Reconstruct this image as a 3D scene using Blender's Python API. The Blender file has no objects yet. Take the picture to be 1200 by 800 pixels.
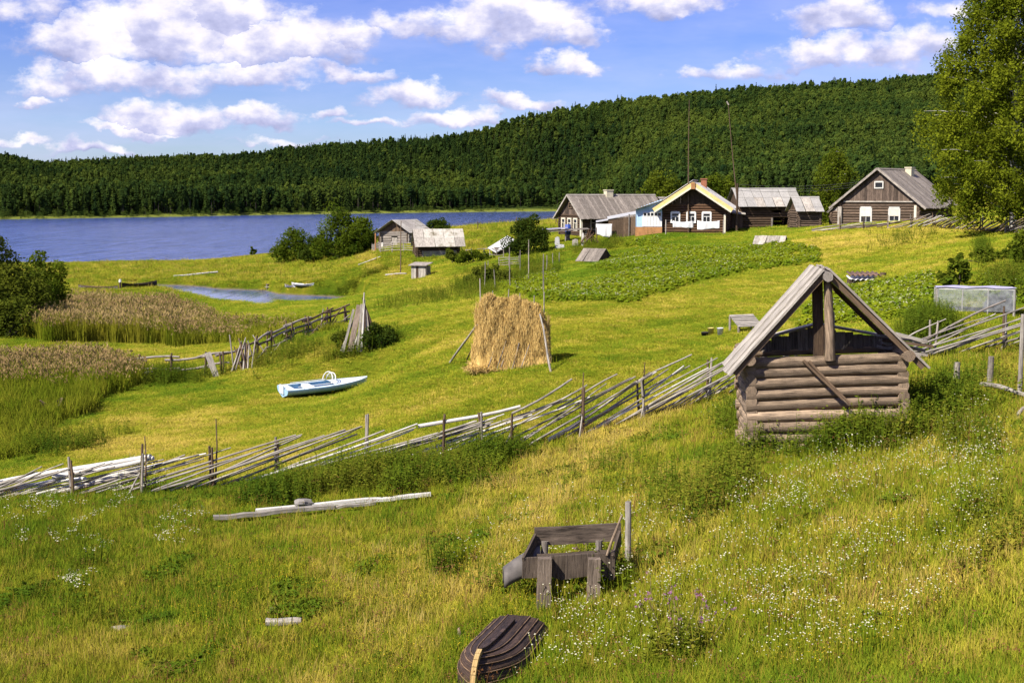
import bpy, math, random
import numpy as np
from mathutils import Vector, Matrix

random.seed(11)
rng = np.random.default_rng(11)
scene = bpy.context.scene
col = scene.collection
RAD = math.radians

# ------------------------------------------------------------------ camera
FPX = 1648.0                       # focal length in pixels of a 1200 px wide picture
CAM = np.array([0.0, 0.0, 11.0])   # 11 m above the lake
PITCH = math.atan(170.0 / FPX)
cd = bpy.data.cameras.new('camera')
cam = bpy.data.objects.new('camera', cd)
col.objects.link(cam)
cam.location = CAM
cam.rotation_euler = (RAD(90) - PITCH, 0, 0)
cd.sensor_fit = 'HORIZONTAL'
cd.sensor_width = 36
cd.lens = 36 * FPX / 1200
cd.clip_start = 0.1
cd.clip_end = 12000
scene.camera = cam

# ------------------------------------------------------------------ light
SUN_EL = RAD(46)
SUN_AZ = math.atan2(-0.74, -0.67)          # clockwise from +Y
sdir = Vector((math.sin(SUN_AZ) * math.cos(SUN_EL), math.cos(SUN_AZ) * math.cos(SUN_EL), math.sin(SUN_EL)))
sl = bpy.data.lights.new('sun', 'SUN')
sl.energy = 4.6
sl.angle = RAD(0.5)
sl.color = (1.0, 0.93, 0.80)
so = bpy.data.objects.new('sun', sl)
so.rotation_euler = sdir.to_track_quat('Z', 'Y').to_euler()
so.location = (0, 0, 300)
col.objects.link(so)
vs = scene.view_settings
vs.view_transform = 'Standard'
vs.look = 'None'
vs.gamma = 1
vs.exposure = 0.85
vs.use_curve_mapping = False
SKY_STRENGTH = 0.085

# ------------------------------------------------------------------ node helpers
class NT:
    def __init__(s, tree):
        s.t = tree
    def n(s, typ, ins=None, **kw):
        nd = s.t.nodes.new(typ)
        for k, v in kw.items():
            setattr(nd, k, v)
        if ins:
            for k, v in ins.items():
                sock = nd.inputs[k]
                if isinstance(v, bpy.types.NodeSocket):
                    s.t.links.new(v, sock)
                elif v is not None:
                    sock.default_value = v
        return nd
    def m(s, op, a, b=0.0, c=0.0, clamp=False):
        nd = s.n('ShaderNodeMath', {0: a, 1: b, 2: c}, operation=op)
        nd.use_clamp = clamp
        return nd.outputs[0]
    def ramp(s, fac, stops, interp='LINEAR'):
        nd = s.n('ShaderNodeValToRGB', {0: fac})
        cr = nd.color_ramp
        cr.interpolation = interp
        while len(cr.elements) < len(stops):
            cr.elements.new(0.5)
        for e, (p, c) in zip(cr.elements, stops):
            e.position = p
            e.color = tuple(c) + (1,) if len(c) == 3 else c
        return nd.outputs[0]
    def mix(s, fac, a, b, mode='MIX'):
        nd = s.n('ShaderNodeMix', data_type='RGBA', blend_type=mode)
        for i, v in ((0, fac), (6, a), (7, b)):
            if isinstance(v, bpy.types.NodeSocket):
                s.t.links.new(v, nd.inputs[i])
            else:
                nd.inputs[i].default_value = v if i == 0 or len(v) == 4 else tuple(v) + (1,)
        return nd.outputs[2]
    def noise(s, vec, scale, detail=4, rough=0.55, dist=0.0):
        return s.n('ShaderNodeTexNoise', {'Vector': vec, 'Scale': scale, 'Detail': detail, 'Roughness': rough, 'Distortion': dist})
    def link(s, a, b):
        s.t.links.new(a, b)

# ------------------------------------------------------------------ sky with cumulus
w = bpy.data.worlds.new('World')
scene.world = w
w.use_nodes = True
w.node_tree.nodes.clear()
T = NT(w.node_tree)
sky = T.n('ShaderNodeTexSky', sky_type='NISHITA')
sky.sun_disc = False
sky.sun_elevation = SUN_EL
sky.sun_rotation = SUN_AZ
sky.altitude = 100
sky.air_density = 1.0
sky.dust_density = 0.3
sky.ozone_density = 3.0
skyc = T.n('ShaderNodeHueSaturation', {'Hue': 0.528, 'Saturation': 1.25, 'Value': 0.92, 'Color': sky.outputs[0]}).outputs[0]
skyc = T.mix(1.0, skyc, (0.60, 0.66, 1.0), 'MULTIPLY')
tc = T.n('ShaderNodeTexCoord')
sep = T.n('ShaderNodeSeparateXYZ', {0: tc.outputs['Generated']})
dx, dy, dz = sep.outputs
ysafe = T.m('MAXIMUM', dy, 0.05)
A0 = T.m('DIVIDE', dx, ysafe)
B0 = T.m('DIVIDE', dz, ysafe)
pv = T.n('ShaderNodeCombineXYZ', {0: A0, 1: T.m('MULTIPLY', B0, 1.5), 2: 0.0}).outputs[0]
wn = T.noise(pv, 22, 6, 0.6)
wsep = T.n('ShaderNodeSeparateColor', {0: wn.outputs['Color']})
A = T.m('ADD', A0, T.m('MULTIPLY', T.m('SUBTRACT', wsep.outputs[0], 0.5), 0.085))
B = T.m('ADD', B0, T.m('MULTIPLY', T.m('SUBTRACT', wsep.outputs[1], 0.5), 0.040))
CLOUDS = [  # (u, v, ru, rv, weight) read in the photograph, turned into directions
    (215, 38, 105, 52, 1.0), (255, 18, 60, 40, 1.0), (110, 50, 85, 34, 1.0), (330, 52, 90, 36, 1.0), (402, 44, 42, 20, .95),
    (150, 92, 115, 26, .8), (75, 100, 60, 26, .7), (290, 88, 90, 20, .75), (420, 86, 62, 11, .65),
    (605, 30, 92, 40, 1.0), (500, 30, 70, 19, .75), (660, 40, 52, 24, .9), (670, 74, 44, 14, .85),
    (785, 4, 80, 22, .75), (985, 24, 62, 30, .8), (965, 68, 62, 24, .75), (1050, 62, 70, 28, .7), (850, 88, 66, 15, .65),
    (485, 112, 54, 19, .9), (205, 142, 82, 22, 1.0), (290, 140, 58, 16, .95), (160, 155, 60, 10, .7),
    (398, 134, 30, 11, .8), (520, 143, 48, 13, .85), (440, 148, 50, 8, .6), (605, 124, 56, 11, .8), (560, 138, 40, 10, .6),
    (38, 121, 24, 8, .8), (25, 172, 50, 10, .7), (110, 180, 60, 8, .6), (330, 165, 70, 8, .5), (30, 12, 80, 24, .5), (1110, 20, 60, 18, .5),
]
cp, sp = math.cos(PITCH), math.sin(PITCH)
m = None
sh = None
for (u, v, ru, rv, wt) in CLOUDS:
    xc, yc = (u - 600) / FPX, (400 - v) / FPX
    fy, fz = cp + yc * sp, -sp + yc * cp
    a, b = xc / fy, fz / fy
    ra, rb = ru * 1.10 / FPX, rv * 1.15 / FPX
    da = T.m('MULTIPLY_ADD', A, 1 / ra, -a / ra)
    db = T.m('MULTIPLY_ADD', B, 1 / rb, -b / rb)
    dn = T.m('MAXIMUM', db, T.m('MULTIPLY', db, -1.7))
    q = T.m('SUBTRACT', wt, T.m('MULTIPLY_ADD', da, da, T.m('MULTIPLY', dn, dn)))
    if m is None:
        m, sh = q, db
    else:
        g = T.m('GREATER_THAN', q, m)
        sh = T.m('ADD', T.m('MULTIPLY', sh, T.m('SUBTRACT', 1.0, g)), T.m('MULTIPLY', db, g))
        m = T.m('MAXIMUM', m, q)
# the same kind of cloud goes on over the rest of the sky
den = T.m('MAXIMUM', T.m('ADD', dz, 0.12), 0.03)
gv = T.n('ShaderNodeCombineXYZ', {0: T.m('DIVIDE', dx, den), 1: T.m('DIVIDE', dy, den), 2: 3.7}).outputs[0]
gn = T.noise(gv, 1.15, 7, 0.55)
gm = T.m('MULTIPLY', T.m('SUBTRACT', gn.outputs[0], 0.53), 6.0)
inx = T.m('LESS_THAN', T.m('ABSOLUTE', A0), 0.40)
inz = T.m('LESS_THAN', T.m('ABSOLUTE', T.m('SUBTRACT', B0, 0.04)), 0.12)
fwd = T.m('GREATER_THAN', dy, 0.05)
inside = T.m('MULTIPLY', T.m('MULTIPLY', inx, inz), fwd)
outside = T.m('SUBTRACT', 1.0, inside)
m2 = T.m('ADD', T.m('MULTIPLY', m, inside), T.m('MULTIPLY', gm, outside))
sh2 = T.m('ADD', T.m('MULTIPLY', sh, inside), T.m('MULTIPLY', 0.3, outside))
en = T.noise(pv, 46, 7, 0.62)
edge = T.m('MULTIPLY', T.m('SUBTRACT', en.outputs[0], 0.5), 2.3)
dens = T.m('ADD', m2, edge)
mr = T.n('ShaderNodeMapRange', {0: dens, 1: -0.40, 2: 0.70, 3: 0.0, 4: 1.0}, interpolation_type='SMOOTHSTEP')
cov = T.m('MULTIPLY', mr.outputs[0], 0.97)
bn = T.noise(pv, 30, 5, 0.55)
lit = T.m('ADD', T.m('MULTIPLY_ADD', sh2, 0.42, 0.40), T.m('MULTIPLY', T.m('SUBTRACT', bn.outputs[0], 0.5), 2.0))
lit = T.m('ADD', lit, T.m('MULTIPLY', dens, 0.14))
cc = T.ramp(lit, [(0.0, (0.34, 0.36, 0.58)), (0.35, (0.52, 0.53, 0.76)), (0.65, (0.86, 0.82, 0.90)), (1.0, (1.0, 0.97, 0.96))])
# thin veil that pales the blue
vn = T.noise(T.n('ShaderNodeCombineXYZ', {0: A0, 1: T.m('MULTIPLY', B0, 4.0), 2: 1.3}).outputs[0], 5, 5, 0.6)
veil = T.m('MULTIPLY', T.m('SUBTRACT', vn.outputs[0], 0.42, clamp=True), 1.1)
bg1 = T.n('ShaderNodeBackground', {'Color': T.mix(veil, skyc, (5.0, 5.2, 7.6)), 'Strength': SKY_STRENGTH})
bg2 = T.n('ShaderNodeBackground', {'Color': cc, 'Strength': 0.66})
mx = T.n('ShaderNodeMixShader', {0: cov, 1: bg1.outputs[0], 2: bg2.outputs[0]})
T.n('ShaderNodeOutputWorld', {0: mx.outputs[0]})
try:
    w.cycles.sampling_method = 'MANUAL'
    w.cycles.sample_map_resolution = 512
except Exception:
    pass

# ------------------------------------------------------------------ terrain
def ray(u, v):
    xc, yc = (np.asarray(u, float) - 600) / FPX, (400 - np.asarray(v, float)) / FPX
    return xc, cp + yc * sp, -sp + yc * cp
def at(u, v, d):
    """point seen at pixel (u, v), d metres ahead"""
    x, y, z = ray(u, v)
    k = d / y
    return np.array([x * k, d, CAM[2] + z * k])
def to_px(X, Y, Z):
    rz = Z - CAM[2]
    zc = np.maximum(Y * cp - rz * sp, 0.01)
    return 600 + FPX * X / zc, 400 - FPX * (Y * sp + rz * cp) / zc

CTRL = [(0, 800, 21), (200, 800, 20.5), (400, 800, 20), (600, 800, 19.3), (800, 800, 18), (1000, 800, 16.8), (1200, 800, 15.5),
        (0, 700, 25.5), (300, 700, 24.3), (630, 714, 22.4), (900, 700, 20.3), (1200, 700, 18), (0, 640, 29.5), (300, 640, 28.5), (600, 630, 27.5),
        (850, 600, 25), (1050, 600, 22.5), (1200, 600, 21), (1200, 520, 26.5), (1080, 520, 28.5), (960, 517, 30), (860, 510, 34),
        (1066, 482, 30.6), (1200, 440, 37), (1130, 440, 37), (1130, 364, 50), (1200, 370, 50),
        (85, 583, 36), (250, 572, 36.5), (400, 548, 37), (600, 532, 37), (700, 505, 38.5), (830, 470, 41.5),
        (0, 520, 53), (0, 470, 64), (100, 480, 60), (200, 530, 45), (100, 545, 45), (380, 466, 60), (331, 468, 59.5), (430, 452, 62), (300, 500, 50), (400, 520, 43), (520, 490, 43),
        (130, 445, 72), (250, 438, 71), (400, 380, 84), (420, 410, 67), (450, 440, 58), (500, 400, 64), (600, 432, 50), (680, 440, 47), (780, 430, 48),
        (0, 385, 98), (200, 395, 97), (300, 395, 92), (600, 340, 90), (500, 340, 112), (740, 390, 58), (880, 386, 55), (700, 350, 70), (960, 390, 50), (1050, 400, 44),
        (720, 310, 97), (850, 292, 110), (950, 320, 80), (1000, 340, 65), (620, 310, 125), (698, 306, 118), (903, 286, 103), (1040, 272, 104),
        (1190, 270, 86), (1150, 310, 65), (1000, 264, 117), (1090, 262, 117), (775, 272, 135), (850, 272, 135), (690, 277, 146), (655, 274, 150), (900, 267, 140),
        (960, 267, 130), (492, 324, 134), (455, 292, 165), (520, 299, 158), (590, 296, 165), (560, 269, 200), (640, 262, 200), (500, 272, 205),
        (370, 304, 195), (430, 300, 178), (350, 336, 152), (480, 335, 128)]
CZ = [  # (u, d, z)
      (-150, 245, 0), (90, 238, 0.0), (150, 243, 0.0), (250, 250, 0.0), (300, 270, 0.0), (340, 285, 0.0), (400, 300, .0), (-150, 320, -2), (100, 320, -2), (250, 330, -2), (350, 350, -2.2),
      (500, 280, 2.0), (600, 290, 2.0), (500, 340, -2), (620, 350, -2), (560, 330, -1.5),
      (-100, 190, 0.35), (60, 190, 0.45), (150, 190, 0.55), (250, 190, 0.6), (330, 190, 0.95), (60, 150, 0.5), (200, 150, 0.45), (-100, 130, 0.5), (100, 120, 0.8), (300, 150, 0.55), (340, 130, 0.9), (400, 150, 0.8),
      (-300, 60, 1.0), (-300, 100, 0.8), (-300, 30, 2.6), (-300, 180, 0.3),
      (700, 220, 7.5), (900, 220, 9), (1200, 220, 12), (1500, 100, 12), (1500, 60, 10.5), (1500, 30, 8.2), (1500, 220, 16), (760, 330, 6), (950, 330, 10), (1300, 330, 18)]
pts = [tuple(at(*c)) for c in CTRL]
for (u, d, z) in CZ:
    pts.append(((u - 600) / FPX * d, d, z))
pts += [(0, 3, 8.9), (-7, 3, 8.3), (7, 3, 9.4), (0, 10, 6.4), (-7, 10, 5.7), (7, 10, 7.0), (0, -8, 10.0), (-8, -8, 9.5), (8, -8, 10.5)]
pts = np.array(pts)
def warp(X, Y):
    return 2.0 * X / (Y + 12.0), np.log(Y + 12.0)
ps, pt = warp(pts[:, 0], pts[:, 1])
def tk(r2):
    return np.where(r2 > 1e-12, 0.5 * r2 * np.log(np.maximum(r2, 1e-12)), 0.0)
n_ = len(pts)
Kmat = tk((ps[:, None] - ps[None]) ** 2 + (pt[:, None] - pt[None]) ** 2) + np.eye(n_) * 4e-4
Pm = np.stack([np.ones(n_), ps, pt], 1)
Lm = np.block([[Kmat, Pm], [Pm.T, np.zeros((3, 3))]])
sol = np.linalg.solve(Lm, np.concatenate([pts[:, 2], np.zeros(3)]))
def sstep(a, b, x):
    t = np.clip((x - a) / (b - a), 0, 1)
    return t * t * (3 - 2 * t)
def vnoise(X, Y, seed=0):
    """smooth value noise, -1..1"""
    xi, yi = np.floor(X).astype(np.int64), np.floor(Y).astype(np.int64)
    fx, fy = X - xi, Y - yi
    fx, fy = fx * fx * (3 - 2 * fx), fy * fy * (3 - 2 * fy)
    def h(i, j):
        k = (i * 374761393 + j * 668265263 + seed * 1442695041) & 0xffffffff
        k = ((k ^ (k >> 13)) * 1274126177) & 0xffffffff
        return ((k ^ (k >> 16)) & 0xffff) / 32767.5 - 1
    return (h(xi, yi) * (1 - fx) + h(xi + 1, yi) * fx) * (1 - fy) + (h(xi, yi + 1) * (1 - fx) + h(xi + 1, yi + 1) * fx) * fy
def fbm(X, Y, seed=0, o=4):
    s, a = 0, 0.5
    for i in range(o):
        s = s + a * vnoise(X * 2 ** i, Y * 2 ** i, seed + i)
        a *= 0.55
    return s
SKYLINE = np.array([(-300, 180), (0, 174), (60, 184), (100, 181), (200, 178), (300, 172), (400, 161), (500, 155), (560, 148), (620, 127), (700, 114), (800, 104),
                    (900, 95), (1000, 89), (1080, 85), (1200, 80), (1500, 78)], float)
SHORE = np.array([(-400, 640), (0, 670), (100, 705), (200, 752), (380, 868), (500, 950), (600, 1015), (650, 1040), (700, 960), (800, 700), (1000, 560), (1500, 520)], float)
RIDGE = 1290.0
def shore_d(U):
    return np.interp(U, SHORE[:, 0], SHORE[:, 1])
def far_z(X, Y):
    U = 600 + FPX * X / np.maximum(Y, 30)
    S = shore_d(U)
    lake = 1 - sstep(665, 770, U)
    rh = 11 + (230 - np.interp(U, SKYLINE[:, 0], SKYLINE[:, 1])) / FPX * RIDGE - 15.5
    rh = rh + 3 * fbm(X / 60, Y * 0 + 7, 31)
    t = np.clip((Y - S) / (RIDGE - S), 0, 1.6)
    prof = np.where(t < 1, (0.06 * t + 0.94 * t ** 1.25), 1 - 0.25 * (t - 1))
    bump = 9 * fbm(X / 130, Y / 130, 5) * np.clip(t * 3, 0, 1) * np.clip((1.02 - t) * 4, 0, 1)
    base = lake * 0.9 + (1 - lake) * 8.0
    land = base * sstep(0, 14, Y - S) + (rh - base) * prof + bump
    before = lake * -3.0 + (1 - lake) * (7.5 + 0.5 * sstep(330, 600, Y))
    k = sstep(-6, 6, Y - S)
    return before * (1 - k) + land * k
def inlet(X, Y):
    """the bay of open water that cuts into the meadow"""
    u = 600 + FPX * X / Y
    c = np.interp(u, [100, 200, 260, 330, 400, 440], [182, 168, 157, 151, 147, 144])
    half = np.interp(u, [60, 110, 180, 230, 312, 325, 420, 450], [0, 2.0, 4, 9, 11.5, 7.5, 7, 0]) + fbm(X / 4, Y / 4, 9) * 1.6
    return 1 - sstep(0.55, 1.0, np.abs(Y - c) / np.maximum(half, 0.01) * 0.8)
def terrain(X, Y, detail=True):
    X, Y = np.asarray(X, float), np.asarray(Y, float)
    sh_ = X.shape
    x, y = X.ravel(), np.maximum(Y.ravel(), -9)
    yy = np.minimum(y, 420)
    xx = x * (yy + 12) / (y + 12)
    a, b = warp(xx, yy)
    z = np.empty_like(x)
    for i in range(0, len(x), 40000):
        sl_ = slice(i, i + 40000)
        r2 = (a[sl_, None] - ps[None]) ** 2 + (b[sl_, None] - pt[None]) ** 2
        z[sl_] = tk(r2) @ sol[:n_] + sol[n_] + sol[n_ + 1] * a[sl_] + sol[n_ + 2] * b[sl_]
    k = sstep(290, 400, y)
    z = z * (1 - k) + far_z(x, y) * k
    near = (y > 90) & (y < 230)
    if near.any():
        z[near] = z[near] * (1 - inlet(x[near], y[near])) + inlet(x[near], y[near]) * -0.9
    if detail:
        amp = 0.10 * (1 - sstep(60, 200, y))
        z = z + amp * fbm(x / 2.2, y / 2.2, 3, 3) + 0.10 * fbm(x / 9, y / 9, 4, 2) * (1 - sstep(150, 250, y))
    return z.reshape(sh_)
def gz(x, y):
    return float(terrain(np.array([x]), np.array([y]))[0])
_ys = np.exp(np.linspace(math.log(12), math.log(420), 900))
def G(u, v):
    """where the ray of pixel (u, v) meets the ground"""
    x, y, z = ray(u, v)
    zz = CAM[2] + z / y * _ys
    tz = terrain(x / y * _ys, _ys)
    below = np.nonzero(zz < tz)[0]
    if len(below) == 0:
        raise ValueError('no ground under pixel %s %s' % (u, v))
    i = below[0]
    a, b = _ys[max(i - 1, 0)], _ys[i]
    for _ in range(12):
        c = 0.5 * (a + b)
        if CAM[2] + z / y * c < gz(x / y * c, c):
            b = c
        else:
            a = c
    return np.array([x / y * b, b, gz(x / y * b, b)])
def D(u, d):
    """ground point in the direction of column u, d metres ahead"""
    X = (u - 600) / FPX * d * 1.0
    z = gz(X, d)
    for _ in range(4):          # columns lean a little because the camera looks down
        zc = d * cp - (z - CAM[2]) * sp
        X = (u - 600) / FPX * zc
        z = gz(X, d)
    return np.array([X, d, z])

# ------------------------------------------------------------------ object helpers
def link(o):
    col.objects.link(o)
    return o
def tag(o, label=None, cat=None, group=None, kind=None):
    if label: o['label'] = label
    if cat: o['category'] = cat
    if group: o['group'] = group
    if kind: o['kind'] = kind
    return o
def thing(name, label, cat, loc, rz=0.0, group=None):
    o = link(bpy.data.objects.new(name, None))
    o.empty_display_size = 0.2
    o.location = loc
    o.rotation_euler = (0, 0, rz)
    return tag(o, label, cat, group)
def copy_tree(o, parent=None):
    c = o.copy()
    link(c)
    if parent is not None:
        c.parent = parent
    for ch in [x for x in o.children]:
        copy_tree(ch, c)
    return c
V = Vector
class MB:
    """collects shapes that become one mesh; 'grain' = (along, across, seed)"""
    def __init__(s):
        s.v, s.f, s.g, s.sm = [], [], [], []
    def add(s, vs, fs, gs, smooth=False):
        o = len(s.v)
        s.v += [tuple(p) for p in vs]
        s.g += gs
        s.f += [tuple(i + o for i in f) for f in fs]
        s.sm += [smooth] * len(fs)
        return s
    def plank(s, a, b, w, t, up=(0, 0, 1), warp=0.0, seg=1):
        a, b = V(a), V(b)
        d = b - a
        L = d.length
        d.normalize()
        up = V(up)
        side = d.cross(up)
        if side.length < 1e-4:
            side = d.cross(V((1, 0, 0)))
        side.normalize()
        up = side.cross(d).normalized()
        sd = random.random() * 50
        vs, gs, fs = [], [], []
        for i in range(seg + 1):
            k = i / seg
            p = a + d * L * k
            off = up * random.uniform(-warp, warp) if 0 < i < seg else V((0, 0, 0))
            for (q, r) in ((-1, -1), (1, -1), (1, 1), (-1, 1)):
                vs.append(p + off + side * q * w / 2 + up * r * t / 2)
                gs.append((L * k, q * w / 2 + (0.13 if r > 0 else 0), sd))
        for i in range(seg):
            o = 4 * i
            for j in range(4):
                k = (j + 1) % 4
                fs.append((o + j, o + 4 + j, o + 4 + k, o + k))
        fs.append((0, 1, 2, 3))
        o = 4 * seg
        fs.append((o + 3, o + 2, o + 1, o))
        fs = [f[::-1] for f in fs]
        return s.add(vs, fs, gs)
    def log(s, a, b, r0, r1=None, n=8, seg=4, bend=0.0, lump=0.06):
        a, b = V(a), V(b)
        r1 = r0 if r1 is None else r1
        d = b - a
        L = d.length
        d.normalize()
        side = d.cross(V((0.13, 0.21, 1)))
        if side.length < 1e-3:
            side = d.cross(V((1, 0, 0)))
        side.normalize()
        up = side.cross(d)
        sd = random.random() * 50
        ph = random.random() * 6.28
        bv = side * math.cos(ph) + up * math.sin(ph)
        vs, gs, fs = [], [], []
        for i in range(seg + 1):
            k = i / seg
            r = r0 + (r1 - r0) * k
            p = a + d * L * k + bv * bend * math.sin(math.pi * k) + bv.cross(d) * bend * 0.4 * math.sin(2 * math.pi * k)
            for j in range(n):
                an = 2 * math.pi * j / n
                rr = r * (1 + random.uniform(-lump, lump))
                vs.append(p + (side * math.cos(an) + up * math.sin(an)) * rr)
                gs.append((L * k, an / 6.283 * r * 6.28, sd))
        for i in range(seg):
            for j in range(n):
                k = (j + 1) % n
                fs.append((i * n + j, i * n + k, (i + 1) * n + k, (i + 1) * n + j))
        s.add(vs, fs, gs, True)
        for i in (0, seg):
            ring = vs[i * n:(i + 1) * n]
            c = (a if i == 0 else a + d * L)
            gg = [(0.3 + 0.01 * j, 0.5 * j, sd + 3) for j in range(n)]
            fc = tuple(range(n)) if i else tuple(range(n))[::-1]
            s.add(ring, [fc], gg)
        return s
    def poly(s, pts, thick=0.0, nrm=None):
        """flat polygon, extruded by thick along nrm"""
        pts = [V(p) for p in pts]
        nn = V(nrm) if nrm else (pts[1] - pts[0]).cross(pts[2] - pts[0]).normalized()
        sd = random.random() * 50
        n = len(pts)
        vs = list(pts)
        gs = [(p.z, p.x + p.y, sd) for p in pts]
        fs = [tuple(range(n))]
        if thick:
            vs += [p - nn * thick for p in pts]
            gs += gs
            fs.append(tuple(range(n, 2 * n))[::-1])
            for i in range(n):
                j = (i + 1) % n
                fs.append((i, i + n, j + n, j))
        return s.add(vs, fs, gs)
    def box(s, lo, hi):
        a = ((lo[0] + hi[0]) / 2, (lo[1] + hi[1]) / 2, lo[2])
        b = (a[0], a[1], hi[2])
        return s.plank(a, b, hi[0] - lo[0], hi[1] - lo[1], up=(0, 1, 0))
    def grid(s, rows, smooth=True, close=False):
        """rows: list of equally long lists of points"""
        nr, nc = len(rows), len(rows[0])
        vs = [p for r in rows for p in r]
        gs = [(j * 0.1, i * 0.1, 1.0) for i in range(nr) for j in range(nc)]
        fs = []
        for i in range(nr - 1):
            for j in range(nc if close else nc - 1):
                k = (j + 1) % nc
                fs.append((i * nc + j, i * nc + k, (i + 1) * nc + k, (i + 1) * nc + j))
        return s.add(vs, fs, gs, smooth)
    def build(s, name, mat, parent=None, off=None, label=None, kind=None, solid=0.0):
        me = bpy.data.meshes.new(name)
        vs = s.v
        if off is not None:
            vs = [(p[0] - off[0], p[1] - off[1], p[2] - off[2]) for p in vs]
        me.from_pydata(vs, [], s.f)
        at_ = me.attributes.new('grain', 'FLOAT_VECTOR', 'POINT')
        at_.data.foreach_set('vector', np.array(s.g, np.float32).ravel())
        me.polygons.foreach_set('use_smooth', np.array(s.sm, bool))
        me.materials.append(mat)
        o = link(bpy.data.objects.new(name, me))
        if parent is not None:
            o.parent = parent
        if label: o['label'] = label
        if kind: o['kind'] = kind
        if solid:
            md = o.modifiers.new('thickness', 'SOLIDIFY')
            md.thickness = solid
            md.offset = 0
        return o

# ------------------------------------------------------------------ materials
def mat_new(name):
    mt = bpy.data.materials.new(name)
    mt.use_nodes = True
    mt.node_tree.nodes.clear()
    return mt, NT(mt.node_tree)
def wood(name, dark, light, var=0.35, rough=0.85, moss=None):
    mt, t = mat_new(name)
    g = t.n('ShaderNodeAttribute', attribute_name='grain')
    sp_ = t.n('ShaderNodeSeparateXYZ', {0: g.outputs['Vector']})
    vec = t.n('ShaderNodeCombineXYZ', {0: t.m('MULTIPLY', sp_.outputs[0], 1.2), 1: t.m('MULTIPLY', sp_.outputs[1], 26), 2: sp_.outputs[2]}).outputs[0]
    n1 = t.noise(vec, 1.9, 8, 0.70, 0.5)
    n4 = t.noise(t.n('ShaderNodeCombineXYZ', {0: t.m('MULTIPLY', sp_.outputs[0], 0.9), 1: t.m('MULTIPLY', sp_.outputs[1], 16), 2: t.m('ADD', sp_.outputs[2], 9.0)}).outputs[0], 2.2, 4, 0.6)
    n2 = t.noise(t.n('ShaderNodeCombineXYZ', {0: t.m('MULTIPLY', sp_.outputs[0], 2.0), 1: t.m('MULTIPLY', sp_.outputs[1], 3), 2: sp_.outputs[2]}).outputs[0], 1.3, 4, 0.6)
    f = t.m('MULTIPLY_ADD', t.m('SUBTRACT', n1.outputs[0], 0.5), 2.6, 0.48)
    f = t.m('ADD', f, t.m('MULTIPLY', t.m('SUBTRACT', n2.outputs[0], 0.5), 0.9), clamp=True)
    c = t.mix(f, dark, light)
    ck = t.m('MULTIPLY', t.m('SUBTRACT', n4.outputs[0], 0.60, clamp=True), 9.0, clamp=True)
    c = t.mix(t.m('MULTIPLY', ck, 0.8), c, tuple(q * 0.45 for q in dark))
    # every piece weathers its own way
    wn_ = t.n('ShaderNodeTexWhiteNoise', {'W': sp_.outputs[2]}, noise_dimensions='1D')
    br = t.m('MULTIPLY_ADD', wn_.outputs[0], var * 2, 1 - var)
    c = t.n('ShaderNodeHueSaturation', {'Hue': 0.5, 'Saturation': 1.0, 'Value': br, 'Color': c}).outputs[0]
    if moss:
        geo = t.n('ShaderNodeNewGeometry')
        mn = t.noise(geo.outputs['Position'], 1.4, 5, 0.6)
        k = t.m('MULTIPLY', t.m('SUBTRACT', mn.outputs[0], 0.52, clamp=True), 5.0, clamp=True)
        c = t.mix(k, c, moss)
    bp = t.n('ShaderNodeBump', {'Strength': 0.9, 'Distance': 0.02, 'Height': n1.outputs[0]})
    b = t.n('ShaderNodeBsdfPrincipled', {'Base Color': c, 'Roughness': rough, 'Specular IOR Level': 0.25, 'Normal': bp.outputs[0]})
    t.n('ShaderNodeOutputMaterial', {0: b.outputs[0]})
    return mt
def plain(name, c, rough=0.6, var=0.15, scale=3.0, metal=0.0, c2=None):
    mt, t = mat_new(name)
    geo = t.n('ShaderNodeTexCoord')
    n1 = t.noise(geo.outputs['Object'], scale, 6, 0.6)
    c2 = c2 or tuple(x * (1 - var * 2) for x in c)
    f = t.m('MULTIPLY_ADD', t.m('SUBTRACT', n1.outputs[0], 0.5), 2.4, 0.35, clamp=True)
    cc_ = t.mix(f, c, c2)
    bp = t.n('ShaderNodeBump', {'Strength': 0.25, 'Distance': 0.01, 'Height': n1.outputs[0]})
    b = t.n('ShaderNodeBsdfPrincipled', {'Base Color': cc_, 'Roughness': rough, 'Metallic': metal, 'Normal': bp.outputs[0]})
    t.n('ShaderNodeOutputMaterial', {0: b.outputs[0]})
    return mt
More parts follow.
